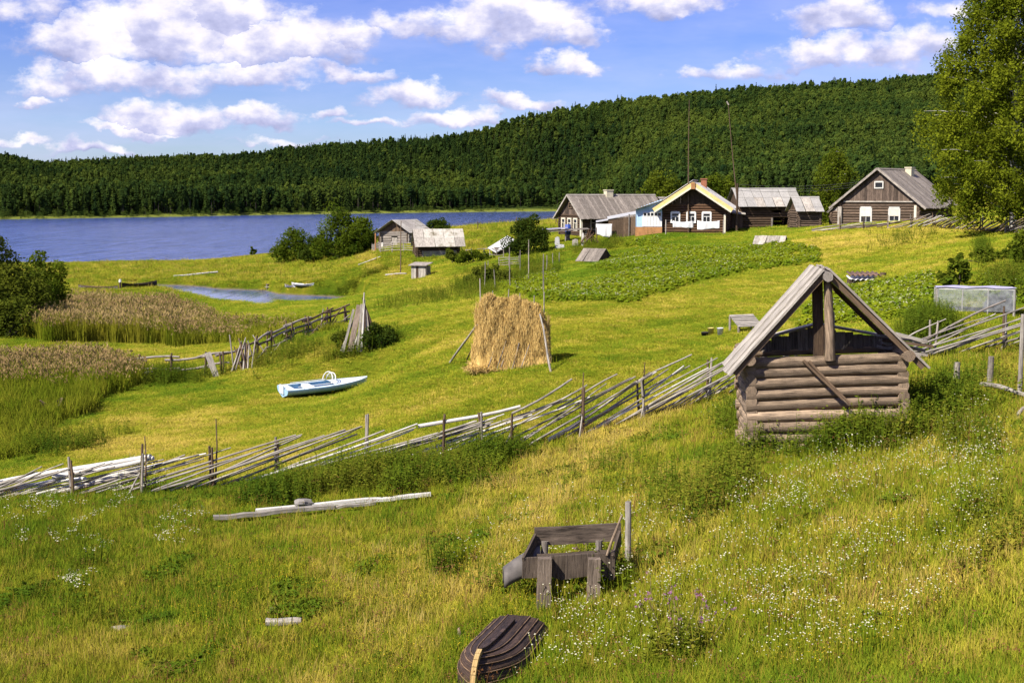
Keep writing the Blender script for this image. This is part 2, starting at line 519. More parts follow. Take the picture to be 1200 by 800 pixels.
def leaf(name, c1, c2, trans=0.3, inst=False, attr='tone', stops=None, upn=0.0, rnd=0.22):
    mt, t = mat_new(name)
    a = t.n('ShaderNodeAttribute', attribute_name=attr)
    a.attribute_type = 'INSTANCER' if inst else 'GEOMETRY'
    geo = t.n('ShaderNodeNewGeometry')
    oi = t.n('ShaderNodeObjectInfo')
    f = a.outputs['Fac']
    if inst:
        f = t.m('ADD', f, t.m('MULTIPLY', t.m('SUBTRACT', oi.outputs['Random'], 0.5), rnd), clamp=True)
    c = t.ramp(f, stops) if stops else t.mix(f, c1, c2)
    ri = t.m('MULTIPLY_ADD', geo.outputs['Random Per Island'], 0.5, 0.75)
    c = t.n('ShaderNodeHueSaturation', {'Hue': 0.5, 'Saturation': 1.0, 'Value': ri, 'Color': c}).outputs[0]
    nm_ = t.n('ShaderNodeVectorMath', {0: geo.outputs['Normal'], 1: (0, 0, upn)}, operation='ADD').outputs[0]
    nm_ = t.n('ShaderNodeVectorMath', {0: nm_}, operation='NORMALIZE').outputs[0]
    d1 = t.n('ShaderNodeBsdfDiffuse', {'Color': c, 'Roughness': 1.0, 'Normal': nm_})
    d2 = t.n('ShaderNodeBsdfTranslucent', {'Color': t.mix(0.35, c, (0.25, 0.30, 0.02))})
    mx_ = t.n('ShaderNodeMixShader', {0: trans, 1: d1.outputs[0], 2: d2.outputs[0]})
    t.n('ShaderNodeOutputMaterial', {0: mx_.outputs[0]})
    return mt

M = {}
M['grey'] = wood('weathered_wood', (0.10, 0.085, 0.072), (0.42, 0.37, 0.32))
M['silver'] = wood('silvery_wood', (0.12, 0.105, 0.088), (0.56, 0.51, 0.44), 0.28)
M['bleach'] = wood('bleached_wood', (0.42, 0.40, 0.36), (0.78, 0.75, 0.70), 0.12)
M['brown'] = wood('brown_wood', (0.055, 0.035, 0.022), (0.20, 0.135, 0.085))
M['log'] = wood('log_wood', (0.045, 0.032, 0.025), (0.54, 0.395, 0.265), 0.36)
M['darklog'] = wood('dark_log_wood', (0.030, 0.020, 0.014), (0.13, 0.083, 0.050), 0.3)
M['red'] = wood('tarred_wood', (0.035, 0.020, 0.014), (0.16, 0.085, 0.045), 0.3)
M['roof'] = wood('roof_boards', (0.085, 0.072, 0.060), (0.33, 0.285, 0.24), 0.32)
M['roofpale'] = wood('pale_roof_boards', (0.28, 0.26, 0.22), (0.62, 0.58, 0.50), 0.2, moss=(0.16, 0.135, 0.08))
M['greyroof'] = wood('grey_roof_sheets', (0.22, 0.21, 0.19), (0.46, 0.44, 0.41), 0.16)
M['tar'] = wood('tarred_hull', (0.014, 0.010, 0.009), (0.095, 0.058, 0.040), 0.4, rough=0.6)
M['stem'] = wood('ochre_stem', (0.30, 0.19, 0.07), (0.55, 0.40, 0.18), 0.1)
M['white'] = plain('white_paint', (0.80, 0.79, 0.76), 0.55, 0.08)
M['cloth'] = plain('white_cloth', (0.82, 0.81, 0.80), 0.9, 0.04)
M['yellow'] = wood('yellow_paint', (0.55, 0.40, 0.14), (0.80, 0.64, 0.30), 0.08)
M['cream'] = wood('cream_paint', (0.55, 0.50, 0.39), (0.78, 0.72, 0.58), 0.06)
M['oldwhite'] = wood('weathered_white_paint', (0.42, 0.40, 0.36), (0.72, 0.70, 0.66), 0.1)
M['ochre'] = plain('ochre_paint', (0.42, 0.20, 0.07), 0.75, 0.2)
M['bluewall'] = plain('pale_blue_paint', (0.42, 0.60, 0.78), 0.6, 0.08)
M['hullblue'] = plain('pale_blue_hull', (0.33, 0.53, 0.70), 0.35, 0.10, c2=(0.33, 0.48, 0.62))
M['hullwhite'] = plain('white_deck', (0.66, 0.76, 0.82), 0.35, 0.08)
M['glass'] = None
mt, t = mat_new('window_glass')
b_ = t.n('ShaderNodeBsdfPrincipled', {'Base Color': (0.012, 0.014, 0.018, 1), 'Roughness': 0.08})
t.n('ShaderNodeOutputMaterial', {0: b_.outputs[0]})
M['glass'] = mt
M['tin'] = plain('pale_tin', (0.46, 0.46, 0.45), 0.45, 0.16, 4)
M['trough'] = wood('trough_wood', (0.032, 0.024, 0.018), (0.19, 0.145, 0.11), 0.25)
M['houselog'] = wood('house_logs', (0.028, 0.019, 0.014), (0.215, 0.15, 0.105), 0.35)
M['stakewood'] = wood('post_wood', (0.06, 0.045, 0.034), (0.36, 0.28, 0.215), 0.2)
M['lap'] = wood('lap_edges', (0.10, 0.06, 0.035), (0.34, 0.22, 0.13), 0.2)
M['gableboard'] = wood('gable_boards', (0.030, 0.021, 0.017), (0.20, 0.145, 0.11), 0.6)
M['brick'] = plain('brick_paint', (0.32, 0.12, 0.06), 0.85, 0.2)
M['chimney'] = plain('limewashed_chimney', (0.62, 0.56, 0.40), 0.85, 0.15)
M['rust'] = plain('rusty_metal', (0.17, 0.10, 0.07), 0.8, 0.3)
M['blue'] = plain('blue_plastic', (0.03, 0.07, 0.32), 0.4, 0.1)
M['yplastic'] = plain('yellow_plastic', (0.62, 0.52, 0.14), 0.5, 0.1)
M['wplastic'] = plain('white_plastic', (0.78, 0.78, 0.76), 0.5, 0.1)
M['dark'] = plain('dark_wood_paint', (0.025, 0.02, 0.018), 0.8, 0.2)
M['stone'] = plain('grey_stone', (0.24, 0.22, 0.20), 0.9, 0.25, 6)
M['tarp'] = plain('grey_tarred_sheet', (0.13, 0.115, 0.105), 0.75, 0.3, 5)
M['violet'] = plain('lilac_sheet', (0.40, 0.38, 0.52), 0.7, 0.1)
M['wire'] = plain('dark_wire', (0.05, 0.05, 0.05), 0.6, 0.1)
# clear film of the cold frame
mt, t = mat_new('polythene')
n1 = t.noise(t.n('ShaderNodeTexCoord').outputs['Object'], 5, 5, 0.6)
p1 = t.n('ShaderNodeBsdfPrincipled', {'Base Color': (0.62, 0.64, 0.68, 1), 'Roughness': 0.25})
p2 = t.n('ShaderNodeBsdfTransparent', {0: (0.9, 0.92, 0.9, 1)})
mx_ = t.n('ShaderNodeMixShader', {0: t.m('MULTIPLY_ADD', n1.outputs[0], 0.7, -0.10), 1: p2.outputs[0], 2: p1.outputs[0]})
t.n('ShaderNodeOutputMaterial', {0: mx_.outputs[0]})
M['film'] = mt
GRASS_STOPS = [(0.0, (0.058, 0.108, 0.007)), (0.35, (0.128, 0.162, 0.011)), (0.65, (0.220, 0.210, 0.018)), (1.0, (0.36, 0.275, 0.055))]
M['grass'] = leaf('meadow_grass', None, None, 0.30, True, 'dry', [(p, tuple(q * 1.60 for q in c)) for p, c in GRASS_STOPS], upn=1.7, rnd=0.55)
M['straw_grass'] = leaf('straw_grass', None, None, 0.2, True, 'dry', [(0, (0.20, 0.170, 0.02)), (0.5, (0.33, 0.26, 0.04)), (1, (0.46, 0.36, 0.11))], upn=0.7, rnd=0.5)
M['herb'] = leaf('meadow_herb', None, None, 0.25, True, 'dry', [(0, (0.060, 0.115, 0.010)), (0.5, (0.10, 0.155, 0.012)), (1, (0.17, 0.17, 0.02))], upn=0.7, rnd=0.5)
M['sorrel'] = leaf('sorrel_heads', None, None, 0.15, True, 'dry', [(0, (0.12, 0.055, 0.02)), (1, (0.24, 0.12, 0.05))], upn=0.5, rnd=0.5)
M['weed'] = leaf('weed_leaves', None, None, 0.30, True, 'dry', [(0, (0.048, 0.090, 0.008)), (0.5, (0.115, 0.155, 0.012)), (1, (0.22, 0.20, 0.025))], upn=0.9)
M['crop'] = leaf('crop_leaves', None, None, 0.30, True, 'dry', [(0, (0.105, 0.170, 0.010)), (1, (0.23, 0.26, 0.014))], upn=1.4)
M['reedleaf'] = leaf('reed_leaves', None, None, 0.30, True, 'dry', [(0, (0.110, 0.170, 0.008)), (1, (0.34, 0.30, 0.03))], upn=1.2)
M['plume'] = leaf('reed_plumes', None, None, 0.15, True, 'dry', [(0, (0.24, 0.150, 0.070)), (1, (0.43, 0.32, 0.14))], upn=0.8)
M['petal'] = leaf('white_petals', (0.55, 0.53, 0.40), (0.66, 0.64, 0.52), 0.2)
M['ypetal'] = leaf('yellow_petals', (0.62, 0.46, 0.03), (0.70, 0.58, 0.10), 0.2)
M['ppetal'] = leaf('purple_petals', (0.28, 0.10, 0.24), (0.40, 0.20, 0.36), 0.2)
M['stalk'] = plain('green_stalk', (0.08, 0.10, 0.02), 0.8, 0.2)
M['drystalk'] = plain('dry_stalk', (0.20, 0.14, 0.06), 0.8, 0.2)
M['bark'] = plain('dark_bark', (0.065, 0.05, 0.04), 0.9, 0.3, 6)
M['birch'] = plain('birch_bark', (0.62, 0.60, 0.56), 0.8, 0.1, 4, c2=(0.10, 0.09, 0.08))
M['lf_birch'] = leaf('birch_leaves', (0.055, 0.088, 0.006), (0.245, 0.280, 0.018), 0.45, upn=0.6)
M['lf_bush'] = leaf('bush_leaves', (0.040, 0.076, 0.007), (0.125, 0.165, 0.012), 0.33, upn=0.3)
M['lf_dark'] = leaf('dark_leaves', (0.022, 0.046, 0.008), (0.068, 0.098, 0.012), 0.28)
M['lf_willow'] = leaf('willow_leaves', (0.048, 0.075, 0.010), (0.150, 0.170, 0.018), 0.33, upn=0.3)
M['lf_light'] = leaf('light_leaves', (0.060, 0.100, 0.008), (0.150, 0.180, 0.015), 0.3)
M['fir'] = leaf('conifer_needles', None, None, 0.12, True, 'dry', [(0, (0.018, 0.040, 0.013)), (0.5, (0.048, 0.080, 0.016)), (1, (0.105, 0.140, 0.022))], upn=0.2)
M['aspen'] = leaf('forest_leaves', None, None, 0.25, True, 'dry', [(0, (0.026, 0.056, 0.015)), (0.5, (0.052, 0.090, 0.018)), (1, (0.105, 0.142, 0.022))], upn=0.2)
M['hay'] = wood('hay', (0.30, 0.18, 0.045), (0.74, 0.54, 0.20), 0.35, 0.9)
# ------------------------------------------------------------------ ground
def ell(u, v, cu, cv, ru, rv, ang=0.0):
    """1 inside an ellipse traced in the photograph, fading to 0 at its rim"""
    a = math.radians(ang)
    x, y = u - cu, v - cv
    p, q = (x * math.cos(a) + y * math.sin(a)) / ru, (-x * math.sin(a) + y * math.cos(a)) / rv
    return 1 - sstep(0.35, 1.0, np.sqrt(p * p + q * q))
PATCH = [  # u, v, ru, rv, angle, target dryness, strength
    (180, 515, 190, 38, 4, .80, .8), (160, 522, 90, 16, 0, .98, .8), (330, 500, 120, 30, 0, .66, .7), (170, 462, 130, 22, 0, .26, .8), (40, 470, 90, 60, 0, .34, .7),
    (60, 545, 110, 18, -5, .52, .5), (250, 414, 150, 16, -3, .72, .9), (400, 410, 60, 40, 0, .70, .5), (330, 392, 120, 16, 0, .25, .8), (480, 440, 90, 40, 0, .50, .5),
    (600, 500, 40, 20, -20, .8, .6), (640, 455, 130, 30, 0, .55, .5), (540, 470, 70, 25, 0, .60, .6), (690, 395, 110, 40, -8, .36, .6), (850, 400, 80, 40, 0, .40, .6), (800, 350, 150, 18, -10, .64, .7),
    (900, 350, 60, 30, 0, .60, .6), (780, 300, 180, 40, -8, .22, .85), (650, 320, 90, 30, 0, .26, .7), (1050, 360, 90, 40, -5, .26, .8), (960, 300, 80, 18, -12, .70, .6),
    (1050, 278, 140, 16, -4, .93, .9), (1150, 290, 60, 25, 0, .55, .6), (1080, 320, 90, 20, 0, .60, .7),
    (330, 318, 280, 14, 0, .52, .8), (250, 336, 150, 8, 0, .40, .6), (480, 315, 90, 16, 0, .50, .6), (430, 345, 90, 10, 0, .34, .7), (520, 350, 60, 16, 0, .62, .5), (600, 280, 60, 15, 0, .40, .7),
    (430, 300, 26, 12, 40, .9, .8), (470, 560, 110, 30, -10, .16, .9), (600, 570, 120, 22, -30, .72, .8), (650, 578, 46, 5, -50, 1.0, .9), (590, 640, 70, 6, -52, .95, .8), (480, 745, 60, 7, -45, .95, .8), (740, 500, 90, 24, -28, .86, .9), (640, 590, 170, 24, -45, .74, .7), (560, 690, 190, 26, -48, .80, .7), (400, 780, 110, 26, -40, .84, .7),
    (80, 650, 190, 70, 0, .22, .8), (150, 760, 230, 60, 0, .30, .7), (320, 640, 120, 35, 0, .42, .6), (380, 690, 130, 40, 0, .52, .6), (430, 580, 90, 20, 0, .5, .4),
    (900, 560, 120, 40, -15, .34, .7), (800, 620, 110, 50, -20, .44, .7), (950, 520, 110, 40, 0, .20, .8), (1120, 500, 100, 40, 0, .50, .7), (1050, 600, 140, 36, -10, .62, .6), (1080, 690, 150, 50, -20, .58, .6),
    (870, 740, 140, 50, 0, .42, .6), (1150, 780, 90, 40, 0, .44, .6), (700, 745, 80, 50, 0, .36, .6), (650, 670, 90, 50, 0, .42, .4), (960, 640, 130, 25, 0, .62, .5),
]
def dryness(X, Y, Z):
    u, v = to_px(X, Y, Z)
    d = 0.46 + 0.20 * fbm(X / 7, Y / 7, 41, 3) * 1.6
    inside = (Y < 320) & (Y > 10)
    for (cu, cv, ru, rv, an, val, k) in PATCH:
        val = val + (0.05 if cv > 545 else -0.16)
        e = ell(u, v, cu, cv, ru * 1.25, rv * 1.25, an) * k * inside
        d = d * (1 - e) + (val + 0.12) * e
    d = d + 0.42 * fbm(X / 2.4, Y / 2.4, 51, 3) + 0.30 * fbm(X / 0.6, Y / 0.6, 61, 2)
    return np.clip(d, 0, 1)
NS, NTT = 330, 520
s_ = np.concatenate([np.linspace(-3.0, -0.95, 18)[:-1], np.linspace(-0.95, 0.95, NS), np.linspace(0.95, 3.0, 18)[1:]]) * 0.5 * 1.0
t_ = np.log(np.concatenate([np.linspace(4, 22, 60)[:-1], np.exp(np.linspace(math.log(22), math.log(340), 330))[:-1], np.exp(np.linspace(math.log(340), math.log(4200), 110))]))
yy_ = np.exp(t_) - 12
GY, GS = np.meshgrid(yy_, s_, indexing='ij')
GX = GS * (GY + 12)
GZ = terrain(GX, GY)
nr, nc = GX.shape
idx = np.arange(nr * nc).reshape(nr, nc)
quads = np.stack([idx[:-1, :-1], idx[:-1, 1:], idx[1:, 1:], idx[1:, :-1]], -1).reshape(-1, 4)
def np_mesh(name, verts, faces, mats, attrs=(), smooth=False, fattrs=()):
    me = bpy.data.meshes.new(name)
    nv, nf, k = len(verts), len(faces), faces.shape[1]
    me.vertices.add(nv)
    me.vertices.foreach_set('co', np.asarray(verts, np.float32).ravel())
    me.loops.add(nf * k)
    me.loops.foreach_set('vertex_index', np.asarray(faces, np.int32).ravel())
    me.polygons.add(nf)
    me.polygons.foreach_set('loop_start', np.arange(0, nf * k, k, dtype=np.int32))
    if smooth:
        me.polygons.foreach_set('use_smooth', np.ones(nf, bool))
    for nm, arr in attrs:
        a_ = me.attributes.new(nm, 'FLOAT', 'POINT')
        a_.data.foreach_set('value', np.asarray(arr, np.float32).ravel())
    for mm in mats:
        me.materials.append(mm)
    me.update()
    me.validate()
    return me
mt, t = mat_new('ground')
a = t.n('ShaderNodeAttribute', attribute_name='dry')
geo = t.n('ShaderNodeNewGeometry')
n1 = t.noise(geo.outputs['Position'], 9, 6, 0.7)
n2 = t.noise(geo.outputs['Position'], 1.7, 5, 0.6)
n3 = t.noise(geo.outputs['Position'], 40, 3, 0.7)
f = t.m('ADD', a.outputs['Fac'], t.m('MULTIPLY', t.m('SUBTRACT', n1.outputs[0], 0.5), 0.55))
f = t.m('ADD', f, t.m('MULTIPLY', t.m('SUBTRACT', n2.outputs[0], 0.5), 0.35), clamp=True)
c = t.ramp(f, GRASS_STOPS)
c = t.n('ShaderNodeHueSaturation', {'Hue': 0.5, 'Saturation': 1.0, 'Value': t.m('MULTIPLY_ADD', n3.outputs[0], 0.9, 0.34), 'Color': c}).outputs[0]
z_ = t.n('ShaderNodeSeparateXYZ', {0: geo.outputs['Position']})
wet = t.n('ShaderNodeMapRange', {0: t.m('ADD', z_.outputs[2], t.m('MULTIPLY', t.m('SUBTRACT', n2.outputs[0], 0.5), 0.25)), 1: 0.03, 2: 0.22, 3: 1.0, 4: 0.0})
c = t.mix(wet.outputs[0], c, (0.16, 0.135, 0.095))
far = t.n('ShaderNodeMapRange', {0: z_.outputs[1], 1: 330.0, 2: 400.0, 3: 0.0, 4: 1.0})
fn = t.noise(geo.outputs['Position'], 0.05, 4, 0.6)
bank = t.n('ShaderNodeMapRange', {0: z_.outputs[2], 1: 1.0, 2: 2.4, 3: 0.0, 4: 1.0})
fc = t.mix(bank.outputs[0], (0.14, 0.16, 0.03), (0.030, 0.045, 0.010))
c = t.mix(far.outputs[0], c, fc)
bp = t.n('ShaderNodeBump', {'Strength': 0.9, 'Distance': 0.10, 'Height': t.m('ADD', n1.outputs[0], t.m('MULTIPLY', n3.outputs[0], 0.4))})
b_ = t.n('ShaderNodeBsdfDiffuse', {'Color': c, 'Roughness': 1.0, 'Normal': bp.outputs[0]})
t.n('ShaderNodeOutputMaterial', {0: b_.outputs[0]})
gdry = dryness(GX.ravel(), GY.ravel(), GZ.ravel())
me = np_mesh('ground', np.stack([GX.ravel(), GY.ravel(), GZ.ravel()], 1), quads, [mt], [('dry', gdry)], True)
tag(link(bpy.data.objects.new('ground', me)), 'grassy hillside running down to the lake and on to the wooded hills', kind='structure')

# ------------------------------------------------------------------ lake
mt, t = mat_new('lake_water')
geo = t.n('ShaderNodeNewGeometry')
mp = t.n('ShaderNodeMapping', {'Vector': geo.outputs['Position'], 'Scale': (0.55, 0.075, 1.0), 'Rotation': (0, 0, 0.10)})
w1 = t.noise(mp.outputs[0], 1.0, 5, 0.65)
w2 = t.noise(mp.outputs[0], 0.022, 3, 0.5)
w3 = t.noise(t.n('ShaderNodeMapping', {'Vector': geo.outputs['Position'], 'Scale': (0.30, 0.016, 1.0), 'Rotation': (0, 0, -0.06)}).outputs[0], 1.0, 5, 0.65)
hgt = t.m('ADD', w1.outputs[0], t.m('MULTIPLY', w3.outputs[0], 0.8))
calm = t.n('ShaderNodeMapRange', {0: t.n('ShaderNodeSeparateXYZ', {0: geo.outputs['Position']}).outputs[1], 1: 190.0, 2: 260.0, 3: 0.10, 4: 1.0})
bp = t.n('ShaderNodeBump', {'Strength': t.m('MULTIPLY', calm.outputs[0], 1.0), 'Distance': 1.2, 'Height': hgt})
wc = t.mix(t.m('MULTIPLY_ADD', t.m('SUBTRACT', t.m('ADD', w1.outputs[0], w3.outputs[0]), 1.0), 3.4, w2.outputs[0], clamp=True), (0.020, 0.045, 0.175), (0.095, 0.140, 0.390))  # light and dark speckle of the wave facets painted into the base colour
b_ = t.n('ShaderNodeBsdfPrincipled', {'Base Color': wc, 'Roughness': 0.12, 'IOR': 1.33, 'Normal': bp.outputs[0]})
t.n('ShaderNodeOutputMaterial', {0: b_.outputs[0]})
ly = np.exp(np.linspace(math.log(90), math.log(1500), 40))
ls = np.linspace(-1.4, 1.2, 40)
LY, LS = np.meshgrid(ly, ls, indexing='ij')
ix = np.arange(1600).reshape(40, 40)
q = np.stack([ix[:-1, :-1], ix[:-1, 1:], ix[1:, 1:], ix[1:, :-1]], -1).reshape(-1, 4)
me = np_mesh('lake', np.stack([(LS * LY).ravel(), LY.ravel(), np.zeros(1600)], 1), q, [mt], smooth=True)
tag(link(bpy.data.objects.new('lake', me)), 'blue rippled lake with a bay cutting into the meadow', kind='structure')

# ------------------------------------------------------------------ scattered vegetation (uncountable)
def quads_mesh(name, centers, ax, ay, mats, mi=None, tone=None):
    """leaf-sized diamonds: centre, half axes"""
    n = len(centers)
    vs = np.stack([centers - ax, centers - ay * 0.9 + ax * 0.1, centers + ax, centers + ay * 0.9 + ax * 0.1], 1).reshape(-1, 3)
    fs = np.arange(n * 4).reshape(n, 4)
    me = np_mesh(name, vs, fs, mats, [('tone', np.repeat(tone if tone is not None else np.zeros(n), 4))])
    if mi is not None:
        me.polygons.foreach_set('material_index', np.asarray(mi, np.int32))
    return me
def rdirs(n):
    d = rng.normal(size=(n, 3))
    return d / np.linalg.norm(d, axis=1, keepdims=True)
def leafquads(centers, size, flat=0.0):
    n = len(centers)
    nrm = rdirs(n)
    nrm[:, 2] = np.abs(nrm[:, 2]) + flat
    nrm /= np.linalg.norm(nrm, axis=1, keepdims=True)
    t1 = np.cross(nrm, rdirs(n))
    t1 /= np.linalg.norm(t1, axis=1, keepdims=True) + 1e-9
    t2 = np.cross(nrm, t1)
    sz = (size * rng.uniform(0.6, 1.3, n))[:, None]
    return t1 * sz, t2 * sz * 0.62
def blades(n, rad, h, wid, lean, seed):
    r = np.random.default_rng(seed)
    vs, fs = [], []
    for i in range(n):
        an, rr = r.uniform(0, 6.28), rad * math.sqrt(r.uniform())
        x, y = rr * math.cos(an), rr * math.sin(an)
        da = r.uniform(0, 6.28)
        ln = lean * r.uniform(0.2, 1.3)
        hh = h * r.uniform(0.55, 1.15)
        wx, wy = math.cos(da + 1.57) * wid / 2, math.sin(da + 1.57) * wid / 2
        px = [(0, -0.03, 1.0), (0.35, 0.55, 0.85), (1.0, 0.96, 0.10)]
        o = len(vs)
        for (k, z, ww) in px:
            cx, cy = x + math.cos(da) * ln * k * hh, y + math.sin(da) * ln * k * hh
            vs.append((cx - wx * ww, cy - wy * ww, z * hh))
            vs.append((cx + wx * ww, cy + wy * ww, z * hh))
        fs += [(o, o + 1, o + 3, o + 2), (o + 2, o + 3, o + 5, o + 4)]
    return np.array(vs), np.array(fs)
def proto(name, parts):
    """parts: list of (verts, faces, material); an unlinked object used only as an instance source"""
    mats, vs, fs, mi, o = [], [], [], [], 0
    for (v_, f_, mm) in parts:
        if mm not in mats:
            mats.append(mm)
        vs.append(np.asarray(v_, float))
        fs.append(np.asarray(f_) + o)
        mi += [mats.index(mm)] * len(f_)
        o += len(v_)
    me = np_mesh(name, np.concatenate(vs), np.concatenate(fs), mats)
    me.polygons.foreach_set('material_index', np.array(mi, np.int32))
    return bpy.data.objects.new(name, me)
def scatter(name, label, P, rot, scl, idx_, dry, protos):
    n = len(P)
    me = bpy.data.meshes.new(name)
    me.vertices.add(n)
    me.vertices.foreach_set('co', np.asarray(P, np.float32).ravel())
    for nm, typ, arr, key in (('rot', 'FLOAT_VECTOR', rot, 'vector'), ('scl', 'FLOAT_VECTOR', scl, 'vector'), ('idx', 'INT', idx_, 'value'), ('dry', 'FLOAT', dry, 'value')):
        a_ = me.attributes.new(nm, typ, 'POINT')
        a_.data.foreach_set(key, np.asarray(arr, np.int32 if typ == 'INT' else np.float32).ravel())
    o = link(bpy.data.objects.new(name, me))
    tag(o, label, kind='stuff')
    cl = bpy.data.collections.new(name + '_sources')
    for p_ in protos:
        cl.objects.link(p_)
    ng = bpy.data.node_groups.new(name + '_scatter', 'GeometryNodeTree')
    ng.interface.new_socket('Geometry', in_out='INPUT', socket_type='NodeSocketGeometry')
    ng.interface.new_socket('Geometry', in_out='OUTPUT', socket_type='NodeSocketGeometry')
    g = NT(ng)
    gi = g.n('NodeGroupInput')
    go = g.n('NodeGroupOutput')
    ci = g.n('GeometryNodeCollectionInfo', {'Collection': cl, 'Separate Children': True, 'Reset Children': True})
    def na(nm, dt):
        nd = g.n('GeometryNodeInputNamedAttribute', data_type=dt)
        nd.inputs['Name'].default_value = nm
        return nd.outputs['Attribute']
    er = g.n('FunctionNodeEulerToRotation', {0: na('rot', 'FLOAT_VECTOR')})
    ip = g.n('GeometryNodeInstanceOnPoints', {'Points': gi.outputs[0], 'Instance': ci.outputs[0], 'Pick Instance': True, 'Instance Index': na('idx', 'INT'),
                                              'Rotation': er.outputs[0], 'Scale': na('scl', 'FLOAT_VECTOR')})
    g.link(ip.outputs[0], go.inputs[0])
    md = o.modifiers.new('scatter', 'NODES')
    md.node_group = ng
    return o

# things stand here: no tall grass through them (x, y, radius)
CLEAR = []

# --- grass
gp = []
for k in range(4):      # short, dense tufts
    v_, f_ = blades(26, 0.20, 0.15, 0.011, 0.75, 100 + k)
    gp.append(proto('grass_tuft_a%d' % k, [(v_, f_, M['grass'])]))
for k in range(3):      # tall tufts with seed heads
    v_, f_ = blades(20, 0.16, 0.27, 0.012, 0.55, 120 + k)
    v2, f2 = blades(5, 0.14, 0.42, 0.008, 0.30, 130 + k)
    gp.append(proto('grass_tuft_b%d' % k, [(v_, f_, M['grass']), (v2, f2, M['grass'])]))
for k in range(2):      # pale dry stems
    v_, f_ = blades(12, 0.16, 0.34, 0.009, 0.45, 140 + k)
    v2, f2 = blades(14, 0.16, 0.18, 0.011, 0.7, 150 + k)
    gp.append(proto('grass_tuft_c%d' % k, [(v_, f_, M['straw_grass']), (v2, f2, M['grass'])]))
def rosette(n, r, h, sz, seed):
    q = np.random.default_rng(seed)
    an = q.uniform(0, 6.28, n)
    rr = r * np.sqrt(q.uniform(0, 1, n))
    c_ = np.stack([rr * np.cos(an), rr * np.sin(an), h * q.uniform(.2, 1, n)], 1)
    da = q.uniform(0, 6.28, n)
    t1 = np.stack([np.cos(da), np.sin(da), q.normal(.1, .5, n)], 1) * (sz * q.uniform(.6, 1.3, (n, 1)))
    t2 = np.stack([-np.sin(da), np.cos(da), q.normal(0, .4, n)], 1) * (sz * .42)
    return np.stack([c_ - t1, c_ - t2, c_ + t1, c_ + t2], 1).reshape(-1, 3), np.arange(n * 4).reshape(n, 4)
for k in range(2):      # broad-leaved herbs
    v2, f2 = blades(10, 0.18, 0.18, 0.011, 0.7, 160 + k)
    gp.append(proto('grass_tuft_d%d' % k, [(*rosette(26, .16, .20, .045, 170 + k), M['herb']), (v2, f2, M['grass'])]))
for k in range(2):      # sorrel and other brown seed heads
    v_, f_ = blades(4, 0.12, 0.46, 0.007, 0.25, 180 + k)
    v2, f2 = blades(14, 0.16, 0.20, 0.011, 0.7, 185 + k)
    c_, cf = rosette(12, .13, .1, .022, 190 + k)
    gp.append(proto('grass_tuft_e%d' % k, [(v_, f_, M['sorrel']), (v2, f2, M['grass']), (c_ + [0, 0, .36], cf, M['sorrel'])]))
def sample_area(n, smax, y0, y1, power=1.0):
    tt = rng.uniform(0, 1, n)
    if power == 0:
        y = y0 + (y1 - y0) * tt
    else:
        y = (np.exp(np.log(y0 + 12) + (np.log(y1 + 12) - np.log(y0 + 12)) * tt ** power)) - 12
    x = rng.uniform(-smax, smax, n) * (y + 12)
    return x, y
NG = 345000
x, y = sample_area(NG, 0.50, 9.0, 235, 1.25)
z = terrain(x, y)
u, v = to_px(x, y, z)
keep = (z > 0.12) & (u > -420) & (u < 1640)
x, y, z, u, v = x[keep], y[keep], z[keep], u[keep], v[keep]
FENCE_UV = np.array([(-150, 590), (0, 587), (85, 584), (165, 580), (250, 574), (325, 562), (420, 546), (520, 538), (600, 531), (680, 511), (750, 491), (830, 469), (900, 452), (1000, 432), (1090, 418), (1180, 408), (1260, 398)], float)
above = np.interp(u, FENCE_UV[:, 0], FENCE_UV[:, 1]) - v     # > 0 beyond the pole fence: mown meadow
mown = sstep(0, 12, above) * (1 - sstep(140, 170, y))
dr = dryness(x, y, z)
tall = np.clip(0.35 + 0.9 * fbm(x / 3, y / 3, 77, 3), 0, 1) * (1 - mown)
for (cu, cv, ru, rv) in ((470, 558, 120, 34), (950, 530, 130, 55), (70, 650, 150, 60), (1120, 470, 90, 60), (1050, 300, 160, 40), (0, 480, 110, 50), (250, 395, 160, 22)):
    tall = np.maximum(tall, ell(u, v, cu, cv, ru * 1.2, rv * 1.2) * 0.9)
is_tall = rng.uniform(size=len(x)) < tall * 0.55
ix = np.where(is_tall, rng.integers(4, 7, len(x)), rng.integers(0, 4, len(x)))
kind = rng.uniform(size=len(x))
spot = fbm(x / 1.3, y / 1.3, 83, 3)
hb = (spot > .40) & (kind < .45) & (above < 0)
ix = np.where(kind < (.05 + .10 * dr) * (1 - .7 * mown), 7 + rng.integers(0, 2, len(x)), ix)
ix = np.where(hb, 9 + rng.integers(0, 2, len(x)), ix)
ix = np.where((kind > .98) & (above < 6), 11 + rng.integers(0, 2, len(x)), ix)
hs = np.where(is_tall, rng.uniform(0.7, 1.2, len(x)), rng.uniform(0.7, 1.4, len(x))) * (1 - 0.55 * mown) * .80
ws = rng.uniform(0.8, 1.25, len(x)) * (1 + np.maximum(y - 30, 0) / 60)
hs = hs * (1 + np.maximum(y - 60, 0) / 160)
GRASS = (x, y, z, u, v, ix, hs, ws, dr)

